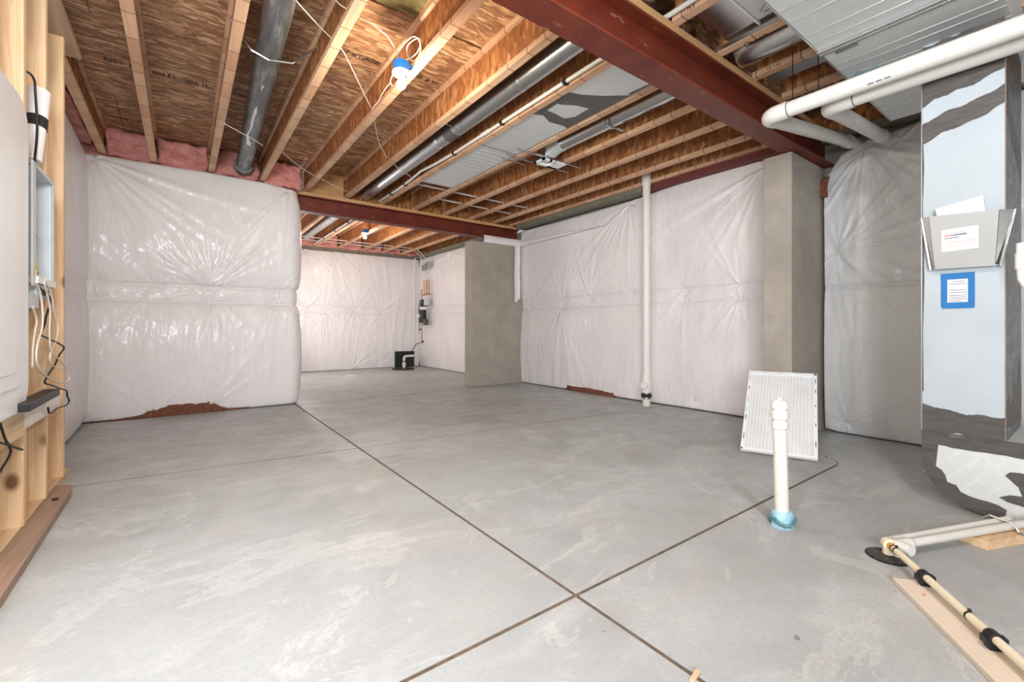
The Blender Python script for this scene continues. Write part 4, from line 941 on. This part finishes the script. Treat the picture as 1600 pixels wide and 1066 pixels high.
# media enclosure
me_ = thing('media_enclosure', 'open pale grey wiring enclosure between two studs', 'box', (-.56, 3.2, 1.2))
z0, z1, y0, y1, xf = 1.185, 1.70, 2.985, 3.342, -.553
obj('back_panel', MB().box(-.665, -.660, y0, y1, z0, z1), 'boxback', me_)
obj('side_panel', MB().box(-.66, xf, y1-.004, y1, z0, z1), 'boxgrey', me_); obj('side_panel', MB().box(-.66, xf, y0, y0+.004, z0, z1), 'boxgrey', me_)
obj('top_panel', MB().box(-.66, xf, y0, y1, z1-.004, z1), 'boxgrey', me_)
for a, b_, c_, d_ in ((y0-.045, y0+.012, z0-.05, z1+.012), (y1-.004, y1+.030, z0, z1+.012), (y0, y1, z1-.008, z1+.012)):
    obj('rim', MB().box(xf-.003, xf+.004, a, b_, c_, d_), 'boxgrey', me_, bevel=.001)
obj('bracket', MB().tube([(-.60, 3.19, 1.405), (-.60, 3.36, 1.405)], .003, 6).box(-.604, -.594, 3.265, 3.285, 1.385, 1.42), 'galv', me_)
obj('shelf', MB().box(-.655, xf+.012, y0+.01, y1+.014, 1.150, 1.185), 'white', me_, bevel=.0034)
obj('hook', MB().tube(bez([(-.657, 3.14, 1.52), (-.645, 3.16, 1.515), (-.648, 3.165, 1.49)]), .002, 5), 'galv', me_)
dv = thing('network_modem', 'grey gadget with coiled black lead at the base of the wiring enclosure', 'device', (-.58, 3.2, 1.1))
obj('case', MB().box(-.62, -.552, 3.03, 3.33, 1.085, 1.148), 'boxgrey', dv, bevel=.004); obj('front_window', MB().box(-.552, -.549, 3.10, 3.24, 1.10, 1.13), 'ink', dv)
obj('coiled_lead', MB().tube([(-.60+.02*math.sin(a*.7), 3.16+.055*math.cos(a), 1.20+.022*math.sin(a)+.002*a) for a in [k*.4 for k in range(40)]], .004, 6), 'black', dv)
obj('lower_box', MB().box(-.60, -.553, 2.93, 3.07, 1.03, 1.10), 'boxgrey', dv, bevel=.0034)
def P3(u_, v_, x): # pixel on plane x (left wall bits)
    a = (u_-800)/FPX; k = x/(_fx+a*_rx); return (x, k*(_fy+a*_ry), CH+k*(Y0-v_)/FPX)
tag(obj('ground_wire', MB().tube(bez([P3(52, 400, -.56), P3(54, 415, -.55), P3(56, 422, -.55), P3(56, 432, -.55)]), .005, 8), 'yellow', smooth=True), 'short yellow wire at the base of the wiring enclosure', 'wire')
tag(obj('power_lead', MB().tube(bez([P3(60, 448, -.545), P3(70, 457, -.54), P3(78, 466, -.54), P3(77, 478, -.54), P3(72, 495, -.54), P3(69, 510, -.54), P3(63, 522, -.54), P3(75, 529, -.54), P3(92, 537, -.54), P3(100, 544, -.54),
    P3(92, 556, -.54), P3(86, 570, -.54), P3(76, 585, -.54), P3(70, 598, -.54), P3(80, 602, -.54), P3(96, 608, -.54), P3(104, 611, -.54), P3(105, 619, -.54), P3(108, 626, -.54), P3(104, 633, -.54), P3(90, 638, -.54), P3(78, 646, -.54), P3(75, 637, -.54)], 6), .0045, 8), 'black', smooth=True),
    'thin black lead zigzagging down the studs to the power brick', 'wire')
for k, (pp, lb) in enumerate((([(55, 440), (62, 455), (66, 480), (66, 510), (58, 540), (57, 565), (66, 583), (85, 595), (100, 598), (108, 592), (103, 575), (92, 562), (80, 548), (77, 520), (78, 490), (76, 470), (68, 440)], 'looped white cable hanging from the wiring enclosure'),
                              ([(70, 436), (80, 460), (84, 485), (90, 510), (88, 530), (80, 548), (78, 562), (84, 573), (100, 577)], 'right-hand white cable curving over the last stud'),
                              ([(50, 478), (57, 500), (54, 520), (51, 545), (50, 575)], 'short white cable beside the panel edge'))):
    tag(obj('white_cable', MB().tube(bez([P3(a, b_, -.535-.004*k) for a, b_ in pp], 6), .0042, 8), 'cable', smooth=True), lb, 'cable', 'white cables on the stud wall')
tag(obj('power_brick', MB().box(-.557, -.497, 2.62, 3.17, .598, .634), 'black', bevel=.004), 'flat black power brick sticking out from under the panel', 'power brick')
tag(obj('black_lead', MB().tube(bez([P3(0, 662, -.548), P3(10, 690, -.545), P3(22, 699, -.545), P3(35, 703, -.545), P3(20, 698, -.545), P3(8, 694, -.548), P3(0, 692, -.548)], 6), .0045, 8), 'black', smooth=True), 'crossed black leads at the left frame edge below the board', 'wire')
tag(obj('black_lead', MB().tube(bez([P3(13, 695, -.55), P3(17, 705, -.55), P3(12, 718, -.55), P3(4, 730, -.55), P3(0, 738, -.55)], 6), .0045, 8), 'black', smooth=True), 'black lead dangling in front of the first stud', 'wire')
# rolled plans
t = thing('rolled_papers', 'rolled white papers bound with black tape tucked beside a stud', 'paper roll', (-.55, 3.0, 1.7))
a, b_ = Vector(P3(60, 146, -.595)), Vector(P3(50, 252, -.60)); 
obj('roll', MB().tube([a, (a+b_)/2, b_], [.042, .041, .036], 16), 'paper', t, smooth='auto')
obj('outer_sheet', MB().tube([a+Vector((.0, .01, .012)), (a*.6+b_*.4)], [.0445, .043], 16), 'paper', t, smooth='auto')
q = a*.55+b_*.45; obj('tape_band', MB().tube([q+(a-b_).normalized()*.03, q-(a-b_).normalized()*.03], .0445, 16), 'rubber', t, smooth='auto')
tag(obj('black_lead', MB().tube(bez([P3(42, 112, -.575), P3(49, 117, -.572), P3(54, 127, -.57), P3(55, 142, -.57), P3(58, 200, -.574), P3(54, 252, -.57)], 6), .005, 8), 'rubber', smooth=True), 'black cable passing behind the rolled papers', 'wire')
# brown plank on floor
tag(obj('brown_plank', MB().prism([(-.60, 1.9, .001), (-.505, 1.9, .001), (-.512, 3.42, .001), (-.532, 3.57, .001), (-.60, 3.60, .001)], (0, 0, .036)), 'brownw', bevel=.002).__class__ and bpy.data.objects['brown_plank'], 'brown plank on the floor along the stud wall', 'board')
bpy.data.objects['brown_plank'].location.x = .018
tag(obj('concrete_crumbs', MB().obox((-.535, 3.30, .041), (.012, .003, 0), (-.003, .015, 0), (0, 0, .003)), 'rubber'), 'small dark scrap lying on the brown plank', 'scrap')

# ------------------------------------------------------------------ lamps
def lamp(c, ztop, label, tilt=0):
    """c = x, y ; round blue box, porcelain holder, lit bulb"""
    t = thing('pull_lamp', label, 'lamp', (c[0], c[1], ztop), 'bare bulb lamps')
    obj('junction_box', MB().lathe((c[0], c[1], ztop-.062), [(.052, 0), (.054, .003), (.054, .060), (.052, .062)], 24), 'bluebox', t, smooth='auto')
    obj('lamp_holder', MB().lathe((c[0], c[1], ztop-.100), [(.022, 0), (.026, .004), (.030, .016), (.054, .020), (.060, .026), (.060, .038)], 24), 'porcelain', t, smooth='auto')
    obj('bulb', MB().lathe((c[0], c[1], ztop-.175), [(.002, 0), (.014, .003), (.024, .011), (.030, .024), (.031, .036), (.027, .050), (.019, .064), (.014, .076)], 20), 'bulb', t, smooth=True)
    obj('nail_tab', MB().box(c[0]+.045, c[0]+.075, c[1]-.01, c[1]+.01, ztop-.02, ztop+.005), 'bluebox', t)
    return t
lamp((1.165, 2.80), 2.695, 'lit bare bulb under a blue round box in the main bay')
lamp((2.675, 8.1), 2.735, 'lit bare bulb in the far bay beyond the far red beam')

# ------------------------------------------------------------------ cables and tubes overhead
def cab(px, z, label, r=.0034, mat='cable', group='white cables overhead'):
    pts = [at(u_, v_, zz) for (u_, v_), zz in zip(px, z if isinstance(z, list) else [z]*len(px))]
    return tag(obj('overhead_cable', MB().tube(bez(pts, 7), r, 8), mat, smooth=True), label, 'cable', group)
cab([(455, -8), (475, 15), (500, 42), (520, 62), (536, 80), (560, 128), (573, 155), (581, 170)], [2.76, 2.75, 2.745, 2.74, 2.74, 2.735, 2.73, 2.725], 'white cable slanting from the top edge across a joist to the lamp cable')
cab([(520, -6), (530, 6), (545, 16), (566, 29), (585, 40), (606, 58), (618, 78), (623, 90), (636, 93), (650, 84), (657, 70), (655, 60), (644, 64), (636, 74), (638, 90), (648, 95), (657, 80), (655, 64), (646, 57), (632, 68), (622, 84), (618, 100)],
    [2.80, 2.79, 2.78, 2.77, 2.76, 2.755, 2.75, 2.74, 2.73, 2.73, 2.735, 2.74, 2.74, 2.735, 2.73, 2.725, 2.725, 2.73, 2.735, 2.735, 2.73, 2.72], 'coiled white lamp cable looped above the blue box in the main bay')
cab([(613, 118), (610, 128), (613, 134), (609, 131), (600, 142), (591, 158), (583, 168), (582, 172)], 2.69, 'white cable from the lamp holder back to the joist')
cab([(585, 190), (588, 205), (593, 225), (601, 240), (606, 248)], [2.74, 2.75, 2.76, 2.75, 2.74], 'twisted white cable hanging down the web right of the lamp joist')
cab([(614, 256), (626, 266), (642, 276)], 2.70, 'short white cable crossing below the shiny round duct')
cab([(350, 193), (372, 205), (396, 218), (411, 228)], 2.675, 'grey-white cable passing across the mastic-coated duct', .0034)
cab([(438, 234), (455, 250), (475, 265), (492, 275)], 2.70, 'grey-white cable hanging in front of the right end pink batt', .0034)
cab([(502, 280), (522, 290), (544, 300)], 2.70, 'grey-white cable on the plywood blocking over the far beam', .0034)
# white pipe clipped along a joist
t = thing('clipped_pipe', 'thin white pipe with black clips along the joist left of the panning', 'pipe', (2.2, 4, 2.7))
cp = [(2.215, 1.2, 2.712), (2.215, 3.9, 2.712), (2.205, 4.4, 2.72), (2.195, 4.7, 2.735), (2.205, 5.0, 2.722), (2.215, 5.4, 2.712), (2.215, 6.1, 2.712)]
obj('tube', MB().tube(cp, .0145, 14), 'pvc', t, smooth='auto')
obj('coupling', MB().tube([(2.215, 3.33, 2.712), (2.215, 3.45, 2.712)], .019, 14), 'pvc', t, smooth='auto')
for yy, zz in ((2.34, 2.712), (3.13, 2.712), (3.97, 2.714), (4.76, 2.735), (5.2, 2.717), (5.65, 2.712)):
    obj('clip', MB().tube([(2.212, yy-.014, zz), (2.212, yy+.014, zz)], .021, 12).box(2.215, 2.242, yy-.01, yy+.01, zz-.02, zz-.008), 'black', t)
t = thing('clipped_pipe', 'far bay white pipe with black clips on the joist left of second bulb', 'pipe', (2.2, 8, 2.7))
obj('tube', MB().tube([(2.235, 6.35, 2.712), (2.235, 10.0, 2.712)], .0145, 14), 'pvc', t, smooth='auto')
for yy in (7.6, 8.4, 9.2): obj('clip', MB().tube([(2.232, yy-.016, 2.712), (2.232, yy+.016, 2.712)], .022, 12), 'black', t)
# water tubes threaded through the joists
GT = 'white water tubes threaded through the joists'
for (ya_, x0_, x1_, zz, lb) in ((5.20, 2.31, 4.20, 2.752, 'nearer white water tube threaded through the main bay joists'), (5.62, 2.75, 4.20, 2.752, 'farther white water tube threaded through the main bay joists')):
    tag(obj('water_tube', MB().tube([(x0_, ya_, zz), (x1_, ya_+.06, zz)], .011, 10), 'pex', smooth='auto'), lb, 'tube', GT)
for (ya_, zz, xe, lb) in ((9.42, 2.735, 4.30, 'nearer white water tube across the far bay, bending down to the manifold'), (9.74, 2.735, 4.42, 'farther white water tube across the far bay, bending down to the manifold')):
    pts = [(1.82, ya_, zz), (xe-.2, ya_, zz), (xe, ya_, zz-.02), (xe+.12, ya_+.02, zz-.10), (4.56, ya_+.05, zz-.25), (4.60, ya_+.02, zz-.42)]
    tag(obj('water_tube', MB().tube(bez(pts, 6), .011, 10), 'pex', smooth=True), lb, 'tube', GT)

# ------------------------------------------------------------------ far corner: manifold and sump
t = thing('water_manifold', 'copper and black water manifold on the far right wall near the corner', 'manifold', (4.58, 9.5, 1.3))
X = 4.575
obj('supply_riser', MB().tube([(X-.03, 9.70, .55), (X-.03, 9.70, 1.85)], .012, 10), 'copper', t, smooth='auto')
for k, y_ in enumerate((9.60, 9.48, 9.36)):
    obj('branch', MB().tube([(X-.02, y_, 1.72), (X-.02, y_, 2.05)], .013, 10), 'copper' if k else 'brass', t, smooth='auto')
    obj('tube', MB().tube([(X-.02, y_, 2.05), (X-.01, y_, 2.35)], .010, 8), 'pex', t, smooth='auto')
    obj('bracket', MB().box(X-.06, X+.02, y_-.045, y_+.045, 2.28+.02*k, 2.40+.03*k), 'galv', t)
obj('header', MB().tube([(X-.02, 9.72, 1.72), (X-.02, 9.32, 1.72)], .014, 10), 'copper', t, smooth='auto')
obj('valve_body', MB().box(X-.09, X, 9.50, 9.68, 1.44, 1.60), 'black', t, bevel=.01); obj('valve_box', MB().box(X-.09, X, 9.33, 9.47, 1.46, 1.64), 'boxgrey', t, bevel=.01)
obj('regulator', MB().box(X-.11, X, 9.50, 9.70, 1.06, 1.36), 'black', t, bevel=.02); obj('gauge', MB().tube([(X-.11, 9.66, 1.22), (X-.15, 9.66, 1.22)], .045, 16), 'white', t, smooth='auto')
obj('tag_plate', MB().box(X-.10, X-.09, 9.40, 9.68, 1.37, 1.42), 'white', t); obj('meter', MB().box(X-.10, X, 9.40, 9.50, 1.0, 1.14), 'mastic', t, bevel=.01)
for z_, y_ in ((.90, 9.78), (.62, 9.62)): obj('handle', MB().tube([(X-.04, 9.70, z_), (X-.04, y_, z_)], [.010, .022], 10), 'black', t, smooth='auto')
tag(obj('corner_tube', MB().tube([(4.50, 10.02, .25), (4.52, 10.02, 2.62)], .022, 12), 'pvc', smooth='auto'), 'white vertical tube in the far corner left of the manifold', 'pipe')
t = thing('sump_box', 'black sump panel with white discharge pipe in the far corner', 'sump', (4.15, 9.7, 0))
obj('lid', MB().lathe((4.02, 9.56, 0), [(.25, 0), (.25, .018), (.24, .022)], 32), 'rubber', t, smooth='auto')
obj('panel', MB().obox((4.155, 9.80, .21), (.225, -.02, 0), (0, 0, .185), (.002, .02, 0)), 'black', t)
obj('discharge', MB().tube([(4.06, 9.60, .02), (4.06, 9.60, .24)]+elbow((4.06, 9.60, .24), (0, 0, 1), (1, 0, 0), .05)+[(4.40, 9.68, .29)], .028, 14), 'pvc', t, smooth='auto')
obj('check_valve', MB().lathe((4.06, 9.60, .06), [(.034, 0), (.040, .02), (.040, .07), (.034, .09)], 16), 'pvc', t, smooth='auto')
obj('clamp', MB().lathe((4.06, 9.60, .165), [(.034, 0), (.034, .02)], 16), 'rubber', t)
tag(obj('black_wire', MB().tube(bez([(4.30, 9.72, .40), (4.36, 9.74, .48), (4.44, 9.76, .56), (4.53, 9.75, .585)], 6), .008, 8), 'black', smooth=True), 'black cord rising from the sump box to the manifold', 'cord')
tag(obj('cleanout_cover', MB().lathe((2.66, 8.92, 0), [(.10, 0), (.10, .003), (.08, .006), (.078, .004)], 24), 'pvc_dirty', smooth='auto'), 'small white round cleanout cap in the far bay floor', 'cap')
